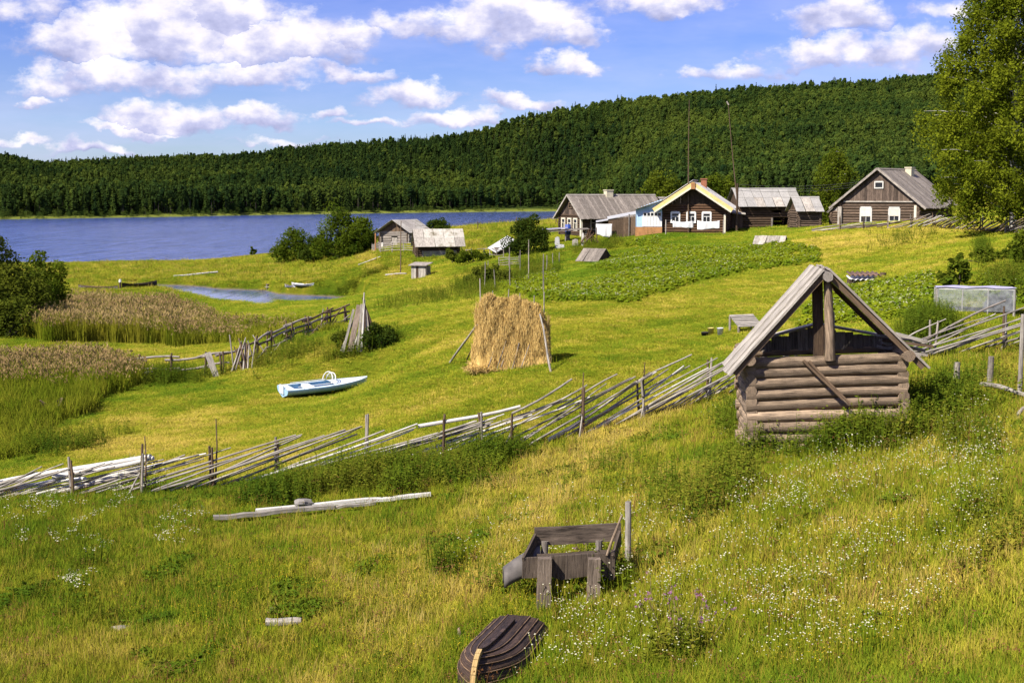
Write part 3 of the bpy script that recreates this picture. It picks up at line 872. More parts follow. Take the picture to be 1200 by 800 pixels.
# --- forest on the far hills
def cone_tree(seed, h, r, n, bare=0.06, taper=1.0):
    q = np.random.default_rng(seed)
    k = q.uniform(0, 1, n) ** 0.72
    zz = h * (bare + (1 - bare) * (1 - k))
    lobes = 1 + 0.25 * np.sin(zz * 5.1 + seed)
    rr = r * k ** taper * lobes * np.sqrt(q.uniform(0.25, 1, n))
    an = q.uniform(0, 6.28, n)
    c_ = np.stack([rr * np.cos(an), rr * np.sin(an), zz - 0.12 * rr], 1)
    out = np.stack([np.cos(an), np.sin(an), np.full(n, -0.45)], 1)
    out /= np.linalg.norm(out, axis=1, keepdims=True)
    side = np.stack([-np.sin(an), np.cos(an), q.normal(0, .3, n)], 1)
    sz = (0.075 * h ** 0.9 * (0.5 + 0.7 * k))[:, None] * q.uniform(0.7, 1.3, (n, 1))
    ax, ay = out * sz, side * sz * 0.6
    vs = np.stack([c_ - ax, c_ - ay, c_ + ax, c_ + ay], 1).reshape(-1, 3)
    return vs, np.arange(n * 4).reshape(n, 4)
def round_tree(seed, h, r, n, low=0.25):
    q = np.random.default_rng(seed)
    cl = 9
    cz = h * q.uniform(low + 0.08, 0.92, cl)
    pr = np.sin(np.clip((cz / h - low) / (1 - low), 0.05, 0.97) * math.pi) ** 0.7 * r * 0.6
    ca = q.uniform(0, 6.28, cl)
    cen = np.stack([pr * np.cos(ca), pr * np.sin(ca), cz], 1)
    cen[0] = (0, 0, h * 0.9)
    w_ = q.integers(0, cl, n)
    d = q.normal(size=(n, 3))
    d /= np.linalg.norm(d, axis=1, keepdims=True)
    c_ = cen[w_] + d * (r * 0.5 * q.uniform(0.55, 1.1, (n, 1))) * np.array([1, 1, 1.15])
    t1 = np.cross(d, q.normal(size=(n, 3)))
    t1 /= np.linalg.norm(t1, axis=1, keepdims=True)
    nn = d + q.normal(0, .45, (n, 3))
    t1 = np.cross(nn, t1)
    t1 /= np.linalg.norm(t1, axis=1, keepdims=True)
    t2 = np.cross(nn / np.linalg.norm(nn, axis=1, keepdims=True), t1)
    sz = 0.058 * h * q.uniform(0.7, 1.3, (n, 1))
    vs = np.stack([c_ - t1 * sz, c_ - t2 * sz * .8, c_ + t1 * sz, c_ + t2 * sz * .8], 1).reshape(-1, 3)
    return vs, np.arange(n * 4).reshape(n, 4)
def trunk_geo(h, r):
    a = np.array([0, 1.57, 3.14, 4.71])
    b0 = np.stack([r * np.cos(a), r * np.sin(a), np.zeros(4) - 1], 1)
    b1 = np.stack([0.3 * r * np.cos(a), 0.3 * r * np.sin(a), np.full(4, h)], 1)
    return np.concatenate([b0, b1]), np.array([(i, (i + 1) % 4, 4 + (i + 1) % 4, 4 + i) for i in range(4)])
fp = []
for k in range(4):
    fp.append(proto('forest_conifer_a%d' % k, [(*cone_tree(300 + k, 1.0 * 18, 1.9 + 0.22 * k, 330), M['fir']), (*trunk_geo(14, .22), M['bark'])]))
for k in range(2):
    fp.append(proto('forest_conifer_b%d' % k, [(*round_tree(310 + k, 19, 2.6, 260, 0.42), M['fir']), (*trunk_geo(15, .25), M['bark'])]))
for k in range(4):
    fp.append(proto('forest_leafy_c%d' % k, [(*round_tree(320 + k, 16, 3.3 + .3 * k, 300, 0.12), M['aspen']), (*trunk_geo(12, .2), M['bark'])]))
NF = 160000
yy2 = rng.uniform(520, 1500, NF)
xx2 = rng.uniform(-0.62, 0.62, NF) * yy2
U2 = 600 + FPX * xx2 / yy2
S2 = shore_d(U2)
past = yy2 - S2
# keep one tree per ~5 m cell, a little open where gullies run
cell = 3.6
key = np.round(xx2 / cell) * 100003 + np.round(yy2 / cell)
_, first = np.unique(key, return_index=True)
kk = np.zeros(NF, bool)
kk[first] = True
kk &= (past > 16) & (yy2 < RIDGE + 70)
kk &= ~((U2 < -420) | (U2 > 1620))
x2, y2, U2, past = xx2[kk], yy2[kk], U2[kk], past[kk]
z2 = terrain(x2, y2, False)
mixn = fbm(x2 / 70, y2 / 70, 91, 3) + 0.35 * rng.normal(size=len(x2)) * 0.6
tpos = past / np.maximum(RIDGE - S2[kk], 50)
leafy = mixn > (0.20 - 0.25 * sstep(500, 900, U2) + 0.25 * (tpos < 0.10))
ix2 = np.where(leafy, rng.integers(6, 10, len(x2)), np.minimum(rng.integers(0, 7, len(x2)), 5) % 6)
sc2 = rng.uniform(0.38, 0.74, len(x2)) * np.where(ix2 < 4, rng.uniform(.85, 1.22, len(x2)), .98) * (1 + 0.18 * (tpos < 0.12))
dr2 = np.clip(0.47 + 0.55 * fbm(x2 / 60, y2 / 90, 95, 3) + .2 * leafy + rng.normal(0, 0.18, len(x2)), 0, 1)
scatter('forest', 'dense dark green forest of conifers and leafy trees over the far hills',
        np.stack([x2, y2, z2 - 0.3], 1), np.stack([np.zeros(len(x2)), np.zeros(len(x2)), rng.uniform(0, 6.28, len(x2))], 1),
        np.stack([sc2 * rng.uniform(.85, 1.15, len(x2)), sc2 * rng.uniform(.85, 1.15, len(x2)), sc2], 1), ix2, dr2, fp)
print('forest', len(x2))
# low bushes along the far bank
nb = 420
ub = rng.uniform(-80, 660, nb)
db_ = shore_d(ub) + rng.uniform(5, 16, nb)
xb = (ub - 600) / FPX * db_
bp_ = [proto('bank_bush_%d' % k, [(*round_tree(340 + k, 3.5, 1.9, 120, 0.0), M['aspen'])]) for k in range(3)]
scatter('bank_bushes', 'low pale bushes lining the far bank of the lake', np.stack([xb, db_, terrain(xb, db_, False) - 0.2], 1),
        np.stack([np.zeros(nb), np.zeros(nb), rng.uniform(0, 6.28, nb)], 1), rng.uniform(0.25, 1.0, (nb, 1)) * np.ones((1, 3)), rng.integers(0, 3, nb), rng.uniform(.3, 1, nb), bp_)

# --- reeds: two beds
rp = []
for k in range(4):
    v_, f_ = blades(16, 0.35, 1.75, 0.045, 0.20, 200 + k)
    q = np.random.default_rng(210 + k)
    n = 18
    an, rr = q.uniform(0, 6.28, n), 0.42 * np.sqrt(q.uniform(0, 1, n))
    c_ = np.stack([rr * np.cos(an), rr * np.sin(an), q.uniform(1.55, 2.25, n)], 1)
    up_ = np.stack([q.normal(0, .25, n) + .15, q.normal(0, .25, n), np.ones(n)], 1)
    ax = up_ * 0.12
    sd = np.stack([np.cos(an), np.sin(an), np.zeros(n)], 1) * 0.034
    pv_ = np.stack([c_ - ax, c_ - sd, c_ + ax, c_ + sd], 1).reshape(-1, 3)
    stv = np.stack([c_ * [1, 1, 0], c_ * [1, 1, 0] + [0.02, 0, 0], c_, c_ + [0.012, 0, 0]], 1).reshape(-1, 3)
    stf = np.arange(n * 4).reshape(n, 4)[:, [0, 1, 3, 2]]
    rp.append(proto('reed_clump_%d' % k, [(v_, f_, M['reedleaf']), (pv_, np.arange(n * 4).reshape(n, 4), M['plume']), (stv, stf, M['reedleaf'])]))
for k in range(2):
    v_, f_ = blades(26, 0.42, 1.55, 0.035, 0.30, 230 + k)
    rp.append(proto('reed_grass_%d' % k, [(v_, f_, M['reedleaf'])]))
def in_poly(u, v, poly):
    c = np.zeros(len(u), bool)
    j = len(poly) - 1
    for i in range(len(poly)):
        (xi, yi), (xj, yj) = poly[i], poly[j]
        hit = ((yi > v) != (yj > v)) & (u < (xj - xi) * (v - yi) / (yj - yi + 1e-9) + xi)
        c ^= hit
        j = i
    return c
BED1 = [(-60, 372), (40, 368), (130, 364), (210, 370), (270, 378), (330, 384), (395, 380), (410, 386), (340, 398), (270, 404), (200, 404), (100, 400), (-60, 396)]
BED2 = [(-220, 432), (60, 434), (120, 432), (165, 446), (135, 462), (110, 468), (95, 480), (70, 492), (55, 518), (30, 535), (-30, 542), (-220, 540)]
xr, yr = sample_area(60000, 0.34, 46, 175, 1.0)
zr = terrain(xr, yr)
ur, vr = to_px(xr, yr, zr)
wob = fbm(xr / 3, yr / 3, 15, 3) * 9
b1, b2 = in_poly(ur + wob, vr + wob, BED1), in_poly(ur + wob, vr + wob * 0.8, BED2)
dens1 = b1 & (rng.uniform(size=len(xr)) < 0.75)
dens2 = b2 & (rng.uniform(size=len(xr)) < 0.85)
kr = (dens1 | dens2) & (zr > -0.1)
hr = np.where(b2, 0.64, 0.85) * rng.uniform(.75, 1.1, len(xr))
hr *= 1 - 0.45 * sstep(470, 520, vr) * b2
hr *= 1 - 0.45 * sstep(190, 270, ur) * b1 - 0.2 * sstep(330, 400, ur) * b1
xr, yr, zr, hr = xr[kr], yr[kr], zr[kr], hr[kr]
n = len(xr)
scatter('reeds', 'tall reeds with brown plumes in two beds beside the marshy bay', np.stack([xr, yr, zr - .05], 1),
        np.stack([rng.normal(0, .07, n), rng.normal(0, .07, n), rng.uniform(0, 6.28, n)], 1), np.stack([np.ones(n), np.ones(n), hr], 1), np.where(((vr[kr] - wob[kr] * .6 + rng.normal(0, 7, n) > 455) | ((vr[kr] < 420) & (ur[kr] + rng.normal(0, 40, n) > 265))), 4 + rng.integers(0, 2, n), rng.integers(0, 4, n)),
        np.clip(0.45 + 0.5 * fbm(xr / 4, yr / 4, 16, 3) + rng.normal(0, .12, n), 0, 1), rp)
print('reeds', n)
# ------------------------------------------------------------------ log buildings
def mpp(p):
    return p[1] / FPX
class Building:
    def __init__(s, name, label, cat, uv, anchor, az, W, D, wh, rh, wallmat, of=.4, ob=.3, os=.5, logd=.24, sink=.5, holes=None, tilt=0.0, loc=None, group=None, walls='flbr', top=None):
        p = np.array(loc) if loc is not None else G(*uv)
        rz = -az
        c, si = math.cos(rz), math.sin(rz)
        ax, ay = anchor
        loc = (p[0] - (c * ax - si * ay), p[1] - (si * ax + c * ay), p[2])
        s.root = thing(name, label, cat, loc, rz, group)
        s.root.rotation_euler = (0, tilt, rz)
        s.W, s.D, s.wh, s.rh, s.of, s.ob, s.os, s.logd = W, D, wh, rh, of, ob, os, logd
        CLEAR.append((loc[0] + (-si) * D / 2, loc[1] + c * D / 2, max(W, D) * .5))
        CLEAR.append((loc[0] + (-si) * D * .15, loc[1] + c * D * .15, W * .5))
        CLEAR.append((loc[0] + (-si) * D * .85, loc[1] + c * D * .85, W * .5))
        holes = holes or {}
        n = int(round((wh + sink) / logd))
        ex = .20
        for wl in walls:
            for i in range(n):
                z = wh - logd * (i + .5) - (logd * .5 if wl in 'lr' else 0)
                L0, L1 = ((-W / 2 - ex, W / 2 + ex) if wl in 'fb' else (-ex, D + ex))
                segs = [(L0, L1)]
                for (a, b, z0, z1) in holes.get(wl, []):
                    if z0 - logd * .2 < z < z1 + logd * .2:
                        segs = [t_ for (p_, q_) in segs for t_ in ((p_, min(q_, a)), (max(p_, b), q_)) if t_[1] - t_[0] > .05]
                for (p_, q_) in segs:
                    m_ = MB()
                    r = logd * .54
                    j = random.uniform(-.05, .05)
                    m_.log(s.wp(wl, p_ + j, z), s.wp(wl, q_ + j, z + random.uniform(-.015, .015)), r, r * .95, 8, 2, .012, .03)
                    m_.build('log', wallmat, s.root)
    def wp(s, wl, a, z, out=0.0):
        return {'f': (a, -out, z), 'b': (a, s.D + out, z), 'l': (-s.W / 2 - out, a, z), 'r': (s.W / 2 + out, a, z)}[wl]
    def nrm(s, wl):
        return {'f': (0, -1, 0), 'b': (0, 1, 0), 'l': (-1, 0, 0), 'r': (1, 0, 0)}[wl]
    def gable(s, mat, ends='fb', bw=.2, hole=None, single=False):
        for e in ends:
            m_ = MB()
            n = int(s.W / bw)
            for i in range(n):
                x0 = -s.W / 2 + s.W * (i + .5) / n
                h = s.rh * (1 - abs(x0) / (s.W / 2)) - .03
                if h < .06:
                    continue
                y = (-.06 if e == 'f' else s.D + .06) + random.uniform(-.012, .012)
                zz = [(s.wh - random.uniform(.02, .10), s.wh + h)]
                if hole and e == 'f' and hole[0] < x0 < hole[1]:
                    zz = [(zz[0][0], s.wh + hole[2]), (s.wh + hole[3], zz[0][1])]
                for (z0, z1) in zz:
                    if z1 - z0 < .04:
                        continue
                    if single:
                        MB().plank((x0, y, z0), (x0, y, z1), s.W / n - .012, .03, up=(0, 1, 0)).build('gable_board', mat, s.root)
                    else:
                        m_.plank((x0, y, z0), (x0, y, z1), s.W / n - .012, .03, up=(0, 1, 0))
            if not single:
                m_.build('gable_boarding', mat, s.root, kind='stuff')
    def slope_pt(s, sd, k, y, lift=0.0):
        """k: 0 ridge, 1 eave"""
        hw = s.W / 2 + s.os
        drop = s.rh / (s.W / 2) * hw
        L = math.hypot(hw, drop)
        nx, nz = drop / L, hw / L
        return (sd * (hw * k + nx * lift), y, s.wh + s.rh + .05 - drop * k + nz * lift)
    def snrm(s, sd):
        hw = s.W / 2 + s.os
        drop = s.rh / (s.W / 2) * hw
        L = math.hypot(hw, drop)
        return (sd * drop / L, 0, hw / L)
    def roof(s, mat, bw=.22, sides=(-1, 1), th=.035, parts=False, mat2=None, name='roof', lift=0.06, k1=1.0):
        y0, y1 = -s.of, s.D + s.ob
        for sd in sides:
            m_ = MB()
            n = max(2, int((y1 - y0) / bw))
            for i in range(n):
                y = y0 + (y1 - y0) * (i + .5) / n
                kk = k1 + random.uniform(-.012, .012)
                l_ = lift + random.uniform(-.012, .012)
                a, b = s.slope_pt(sd, 0.0, y, l_), s.slope_pt(sd, kk, y + random.uniform(-.02, .02), l_)
                mm = m_ if not parts else MB()
                mm.plank(a, b, (y1 - y0) / n - random.uniform(.005, .02), th, up=s.snrm(sd), warp=.006, seg=2)
                if parts:
                    mm.build('roof_board', mat, s.root)
            if not parts:
                m_.build(name, mat, s.root, kind='stuff')
            # rafters and battens below the boards
            r_ = MB()
            for y in (y0 + .12, y1 - .12):
                r_.plank(s.slope_pt(sd, .02, y, 0), s.slope_pt(sd, .98, y, 0), .09, .09, up=s.snrm(sd))
            r_.build('rafter', mat2 or mat, s.root, kind='stuff')
    def sheets(s, mats, rows, cols, sides=(-1, 1), lift=.07):
        y0, y1 = -s.of, s.D + s.ob
        for sd in sides:
            for r in range(rows):
                for c in range(cols):
                    a0, a1 = y0 + (y1 - y0) * c / cols, y0 + (y1 - y0) * (c + 1) / cols
                    k0, k1 = r / rows, (r + 1) / rows + .03
                    l_ = lift + random.uniform(0, .03)
                    m_ = MB()
                    yc = (a0 + a1) / 2
                    m_.plank(s.slope_pt(sd, k0, yc, l_), s.slope_pt(sd, k1, yc + random.uniform(-.03, .03), l_ + .012), a1 - a0 - random.uniform(.01, .05), .02, up=s.snrm(sd), warp=.012, seg=3)
                    m_.build('roof_sheet', random.choice(mats), s.root)
    def ridge(s, mat, w=.22):
        m_ = MB()
        for sd in (-1, 1):
            a, b = s.slope_pt(sd, 0.03, -s.of - .04, .105), s.slope_pt(sd, 0.03, s.D + s.ob + .04, .105)
            m_.plank(a, b, w, .03, up=s.snrm(sd))
        m_.build('ridge_cap', mat, s.root)
    def barge(s, mat, w=.22, ends='f', k1=1.0, lift=0.0, th=.04, out=.03):
        for e in ends:
            y = -s.of - out if e == 'f' else s.D + s.ob + out
            for sd in (-1, 1):
                a, b = s.slope_pt(sd, 0, y, lift), s.slope_pt(sd, k1, y, lift)
                MB().plank(a, b, th, w, up=s.snrm(sd)).build('barge_board', mat, s.root)
    def window(s, wl, a, z0, w_, h_, frame, fw=.10, bars=(1, 1), shutter=None, top=0.0, name='window', glassmat=None):
        nx = V(s.nrm(wl))
        m_ = MB()
        o = .14
        P = lambda da, dz, out=o: V(s.wp(wl, a + da, z0 + dz, out))
        hw = w_ / 2
        m_.plank(P(-hw - fw / 2, -fw), P(-hw - fw / 2, h_ + fw), fw, .06, up=nx)
        m_.plank(P(hw + fw / 2, -fw), P(hw + fw / 2, h_ + fw), fw, .06, up=nx)
        m_.plank(P(-hw, -fw / 2), P(hw, -fw / 2), fw, .055, up=nx)
        m_.plank(P(-hw - (.08 if top else 0), h_ + fw / 2 + top / 2, o + .004), P(hw + (.08 if top else 0), h_ + fw / 2 + top / 2, o + .004), fw + top, .062, up=nx)
        bx, bz = bars
        for i in range(1, bx + 1):
            x_ = -hw + w_ * i / (bx + 1)
            m_.plank(P(x_, 0, o - .03), P(x_, h_ if bx > 1 else h_ * .62, o - .03), .05, .04, up=nx)
        for i in range(1, bz + 1):
            zz = h_ * (.64 if bz == 1 else i / (bz + 1))
            m_.plank(P(-hw, zz, o - .034), P(hw, zz, o - .034), .05, .04, up=nx)
        f_ = m_.build(name, frame, s.root)
        MB().plank(P(0, 0, o - .06), P(0, h_, o - .06), w_, .012, up=nx).build('pane', glassmat or M['glass'], f_)
        if shutter:
            MB().plank(P(0, h_ * .45, o + .01), P(0, h_, o + .01), w_, .03, up=nx).build('blind', shutter, f_)
        return f_
    def chimney(s, y, x, h, w_, mat, cap=True):
        k = abs(x) / (s.W / 2 + s.os)
        z = s.slope_pt(1, k, y)[2] - .4
        m_ = MB().box((x - w_ / 2, y - w_ / 2, z), (x + w_ / 2, y + w_ / 2, z + h + .4))
        o = m_.build('chimney', mat, s.root)
        if cap:
            MB().box((x - w_ / 2 - .06, y - w_ / 2 - .06, z + h + .402), (x + w_ / 2 + .06, y + w_ / 2 + .06, z + h + .5)).build('chimney_cap', mat, o)

# --- log house with boarded gable, on the upper right
p = G(985, 264)
AZ = RAD(43)
B_ = Building('log_house', 'weathered grey log house with boarded gable and white window frames beside the tall birch', 'house', (985, 264), (-3.95, 0), AZ, 7.9, 6.2, 2.25, 2.95, M['houselog'], of=.5, ob=.4, os=.95, logd=.25,
              holes={'f': [(-1.75, -.75, .35, 1.5), (1.15, 2.1, .45, 1.55)]})
B_.gable(M['gableboard'], 'fb', .22, hole=(-.45, .45, 1.22, 1.78))
B_.roof(M['roof'], .24)
B_.ridge(M['roof'])
B_.barge(M['grey'], .20)
B_.window('f', -1.25, .35, .95, 1.15, M['oldwhite'], .15, (1, 1), shutter=M['cream'], top=.12)
B_.window('f', 1.62, .5, .9, .95, M['oldwhite'], .15, (1, 1), shutter=M['cream'], top=.16)
B_.window('f', 0, B_.wh + 1.28, .72, .44, M['oldwhite'], .11, (0, 0), top=.03)
B_.chimney(4.3, .75, .65, .62, M['chimney'])
MB().box((-4.05, -.42, -.6), (-3.65, -.22, 1.75)).build('corner_post', M['silver'], B_.root)
MB().box((3.60, -.22, -.6), (3.84, -.17, 1.9)).build('corner_post', M['cream'], B_.root)
MB().plank((-3.6, -.13, B_.wh - .02), (3.6, -.13, B_.wh - .02), .12, .10).build('gable_beam', M['silver'], B_.root)
LOGHOUSE = B_
# small annex at its left side
q = G(975, 266)
A_ = Building('log_annex', 'small grey lean-to with slanting plank roof at the left side of the log house', 'shed', None, (0, 0), AZ, 1.7, 2.6, 1.25, .75, M['houselog'], os=.3, sink=.9, loc=(lambda r: (r.location[0] - 5.0 * math.cos(-RAD(43)) - 1.6 * math.sin(-RAD(43)), r.location[1] - 5.0 * math.sin(-RAD(43)) + 1.6 * math.cos(-RAD(43)), r.location[2] + .1))(LOGHOUSE.root))
A_.gable(M['grey'], 'f'); A_.roof(M['silver'])

# --- dark log house with yellow barge boards
AZ = RAD(12)
B_ = Building('dark_log_house', 'dark brown log house with cream barge boards and three white arched windows', 'house', (776, 272.5), (-2.95, 0), AZ, 5.9, 8.0, 2.70, 1.95, M['red'], of=1.0, ob=.3, os=.80, logd=.24,
              holes={'f': [(-2.02, -1.38, 1.02, 1.80), (-.53, .11, 1.05, 1.83), (.92, 1.56, 1.08, 1.86)]})
B_.gable(M['darklog'], 'fb', .24)
B_.roof(M['bleach'], .5, name='roof')
B_.barge(M['yellow'], .34, 'f', lift=-.08)
B_.barge(M['cream'], .16, 'f', lift=-.30, th=.05, out=.07)
for xx in (-1.70, -.21, 1.24):
    f_ = B_.window('f', xx, 1.06, .62, .74, M['white'], .15, (1, 1), top=.06)
MB().box((2.86, -.30, -.6), (3.04, -.10, 1.75)).build('corner_board', M['cream'], B_.root)
MB().box((-.18, -1.16, B_.wh + B_.rh - .55), (.22, -1.08, B_.wh + B_.rh + .06)).build('ridge_pendant', M['ochre'], B_.root)
B_.chimney(4.5, .6, .75, .55, M['brick'])
# raised white metal roof over the left slope behind
m_ = MB()
for i in range(5):
    y = .9 + i * 1.25
    m_.plank(B_.slope_pt(-1, -.02, y, .30), B_.slope_pt(-1, 1.05, y, .26), 1.22, .04, up=B_.snrm(-1))
m_.build('upper_roof', M['bleach'], B_.root)
DARK = B_
# blue veranda
pv_ = thing('veranda', 'pale blue boarded veranda with a row of small panes built onto the dark log house', 'veranda', tuple(G(775, 273.2)), -AZ)
CLEAR.append((pv_.location[0] - 1.2, pv_.location[1] + 1, 2.2))
m_ = MB()
for i in range(10):
    x0 = -2.35 + .25 * i
    hh = 1.92 + .045 * i * 2
    m_.plank((x0, .25, .58), (x0, .25, hh + .42), .245, .03, up=(0, 1, 0))
m_.build('wall', M['bluewall'], pv_)
m_ = MB()
for i in range(10):
    m_.plank((-2.45 - .03 * (i % 2), .3 + i * .22, .58), (-2.45 - .03 * (i % 2), .3 + i * .22, 2.3), .215, .03, up=(1, 0, 0))
m_.build('side_wall', M['bluewall'], pv_)
MB().box((-2.5, .15, -.7), (.05, 2.4, .57)).build('plinth', M['ochre'], pv_)
MB().plank((-2.62, 1.2, 2.22), (.3, 1.2, 3.15), 3.0, .05, up=(-.25, 0, 1)).build('roof', M['roof'], pv_)
m_ = MB()
m_.plank((-1.75, .20, 1.95), (-.05, .20, 1.95), .07, .05, up=(0, 1, 0)); m_.plank((-1.75, .20, 1.58), (-.05, .20, 1.58), .07, .05, up=(0, 1, 0))
for i in range(6):
    m_.plank((-1.75 + .34 * i, .196, 1.6), (-1.75 + .34 * i, .196, 1.93), .07, .05, up=(0, 1, 0))
wf = m_.build('window', M['white'], pv_)
for i in range(5):
    MB().plank((-1.58 + .34 * i, .226, 1.6), (-1.58 + .34 * i, .226, 1.93), .27, .01, up=(0, 1, 0)).build('pane', M['glass'], wf)
m_ = MB()
for i in range(7):
    m_.plank((-1.72 + .27 * i, .205, .62), (-1.72 + .27 * i, .205, 1.54), .235, .035, up=(0, 1, 0))
m_.build('lower_panel', M['white'], pv_)

# --- barn house with the long grey roof
AZ = RAD(69)
B_ = Building('barn_house', 'long weathered house with sagging grey plank roof, gable turned to the lake', 'house', (682.5, 277.5), (2.9, 0), AZ, 5.8, 9.4, 2.30, 1.95, M['darklog'], of=.5, ob=.3, os=.85, logd=.25,
              holes={'f': [(-2.25, -1.4, .75, 1.75), (-.6, .2, .75, 1.75), (.95, 1.75, .75, 1.75)], 'r': [(.9, 1.9, .8, 1.8)]})
B_.gable(M['gableboard'], 'fb', .22, hole=(-.4, .5, .65, 1.2))
B_.roof(M['roof'], .2)
B_.ridge(M['silver'])
B_.barge(M['silver'], .18)
for xx in (-1.82, -.2, 1.35):
    B_.window('f', xx, .75, .75, 1.0, M['cream'], .16, (1, 1))
B_.window('f', .05, B_.wh + .68, .7, .48, M['brown'], .08, (1, 1))
B_.window('r', 1.4, .8, .9, 1.0, M['grey'], .12, (1, 1))
B_.chimney(4.2, .15, .55, .75, M['chimney'])
MB().box((2.95, -.32, -.5), (3.2, -.12, 2.2)).build('corner_board', M['cream'], B_.root)
BARN = B_
c_, si_ = math.cos(-AZ), math.sin(-AZ)
def bl(B, x, y, dz=0.0):
    rz = B.root.rotation_euler[2]
    return (B.root.location[0] + math.cos(rz) * x - math.sin(rz) * y, B.root.location[1] + math.sin(rz) * x + math.cos(rz) * y, B.root.location[2] + dz)
E_ = Building('barn_annex', 'lower grey-roofed rear wing running on from the long weathered house', 'barn', None, (0, 0), AZ, 5.4, 5.0, 2.3, 1.75, M['darklog'], of=.0, ob=.3, os=.7, loc=bl(B_, 0, 10.1, -.1), walls='lbr')
E_.gable(M['grey'], 'b'); E_.roof(M['roof'], .22); E_.ridge(M['silver'])
for k in range(3):
    MB().plank(E_.slope_pt(1, .55 + .1 * k, .6 + .9 * k, .12), E_.slope_pt(1, .72 + .1 * k, .62 + .9 * k, .12), .35, .03, up=E_.snrm(1)).build('patch_board', M['bleach'] if k != 1 else M['ochre'], E_.root)
# lean-to shed in front, with a white sheet on its front
p = G(731, 277.5)
ls_ = thing('lean_to_shed', 'small vertical-board lean-to with pale tin roof in front of the long weathered house', 'shed', tuple(p), RAD(-4))
LST = ls_
CLEAR.append((p[0], p[1] + 1.2, 2.4))
m_ = MB()
for i in range(14):
    x0 = -1.35 + i * .235
    m_.plank((x0, 0, -.3), (x0, 0, 1.75 + .02 * i), .225, .03, up=(0, 1, 0))
m_.build('wall_boards', M['brown'], ls_, kind='stuff')
MB().box((-1.5, .03, -.3), (1.95, 2.3, 1.7)).build('shed_body', M['darklog'], ls_)
MB().plank((-1.6, .9, 1.80), (2.1, .9, 2.5), 2.0, .04, up=(-.2, -.12, 1)).build('roof', M['tin'], ls_)
MB().plank((-2.7, .6, 1.46), (-1.1, .6, 1.72), 1.2, .04, up=(-.15, -.1, 1)).build('low_roof', M['tin'], ls_)
m_ = MB(); m_.log((.5, -.1, -.3), (.5, -.1, 2.2), .06); m_.build('door_post', M['grey'], ls_)
def sheet_mesh(w_, h_, seed, sag=.12, nx=16, nz=10, fold=.05):
    q = np.random.default_rng(seed)
    ph = q.uniform(0, 6, 4)
    rows = []
    for j in range(nz):
        r = []
        for i in range(nx):
            a, b = i / (nx - 1), j / (nz - 1)
            r.append((w_ * (a - .5) * (1 - .02 * b), fold * b ** .5 * (math.sin(9 * a + ph[0]) + .6 * math.sin(17 * a + ph[1] + b)), -h_ * b * (1 + .12 * math.sin(4 * a + ph[2])) - sag * math.sin(math.pi * a) * (1 - .3 * b)))
        rows.append(r)
    return rows
def hanging(name, label, cat, top, w_, h_, rz, seed, sag=.12):
    o = MB().grid(sheet_mesh(w_, h_, seed, sag)).build(name, M['cloth'], None, solid=.012)
    o.location = top
    o.rotation_euler = (0, 0, rz)
    return tag(o, label, cat)
p = np.array(LST.location) + np.array([-1.95, -.25, 0])
hanging('white_sheet', 'square white sheet hung in front of the board lean-to shed', 'sheet', (p[0], p[1] - .1, p[2] + 1.25), 1.55, 1.15, RAD(-4), 3, .02)
# washing line in front of the dark house
a, b = G(779, 274), G(846, 274)
a, b = a - [0, .9, 0], b - [0, .9, 0]
cl_ = thing('clothesline', 'thin clothesline on two posts along the front of the dark log house', 'clothesline', tuple(a))
MB().log(a - a, (0, 0, 1.35), .05).build('post', M['silver'], cl_)
MB().log(b - a, b - a + np.array([0, 0, 1.35]), .05).build('post', M['silver'], cl_)
MB().log((0, 0, 1.28), b - a + np.array([0, 0, 1.28]), .012, n=5, seg=6, bend=.05).build('line', M['wire'], cl_)
w1_ = a + (b - a) * .30
w2_ = a + (b - a) * .74
hanging('white_sheet', 'long white sheet on the clothesline below the first window', 'sheet', (w1_[0], w1_[1], w1_[2] + 1.24), 1.95, .62, 0, 5)
hanging('white_sheet', 'wide white sheet with ragged lower edge on the clothesline below the third window', 'sheet', (w2_[0], w2_[1], w2_[2] + 1.26), 2.1, .78, 0, 8)

# --- grey barn with the wide dark doorway
AZ = RAD(86)
B_ = Building('grey_barn', 'long dark log barn with patched grey sheet roof and a black doorway', 'barn', (868, 267.5), (2.6, 0), AZ, 5.2, 5.7, 2.4, 1.5, M['darklog'], of=.4, ob=.5, os=.55, logd=.24,
              holes={'r': [(3.2, 4.8, -.5, .95), (3.1, 4.1, 1.55, 1.85)]})
B_.gable(M['darklog'], 'fb')
B_.sheets([M['greyroof'], M['greyroof'], M['silver']], 2, 7)
B_.ridge(M['greyroof'])
MB().box((2.72, 3.05, -.5), (2.86, 3.2, 1.05)).build('door_post', M['grey'], B_.root)
MB().box((2.72, 4.8, -.5), (2.86, 4.95, 1.05)).build('door_post', M['bleach'], B_.root)
# closed-in store between the two
p = G(858, 268)
s1 = thing('board_shed', 'narrow dark board shed with two pale tin roof flaps between dark house and grey barn', 'shed', tuple(p), 0)
CLEAR.append((p[0], p[1] + 1, 1.6))
MB().box((-1.0, .1, -.4), (1.0, 2.2, 1.65)).build('shed_body', M['darklog'], s1)
m_ = MB()
for i in range(8):
    m_.plank((-.9 + .26 * i, .06, -.3), (-.9 + .26 * i, .06, 1.6), .24, .03, up=(0, 1, 0))
m_.build('wall_boards', M['brown'], s1, kind='stuff')
MB().plank((-.9, .5, 1.95), (.4, .5, 1.85), 1.6, .04, up=(.1, -.35, 1)).build('roof_flap', M['tin'], s1)
MB().plank((-.1, .2, 1.72), (1.3, .2, 1.62), 1.2, .04, up=(.1, -.35, 1)).build('roof_flap', M['silver'], s1)
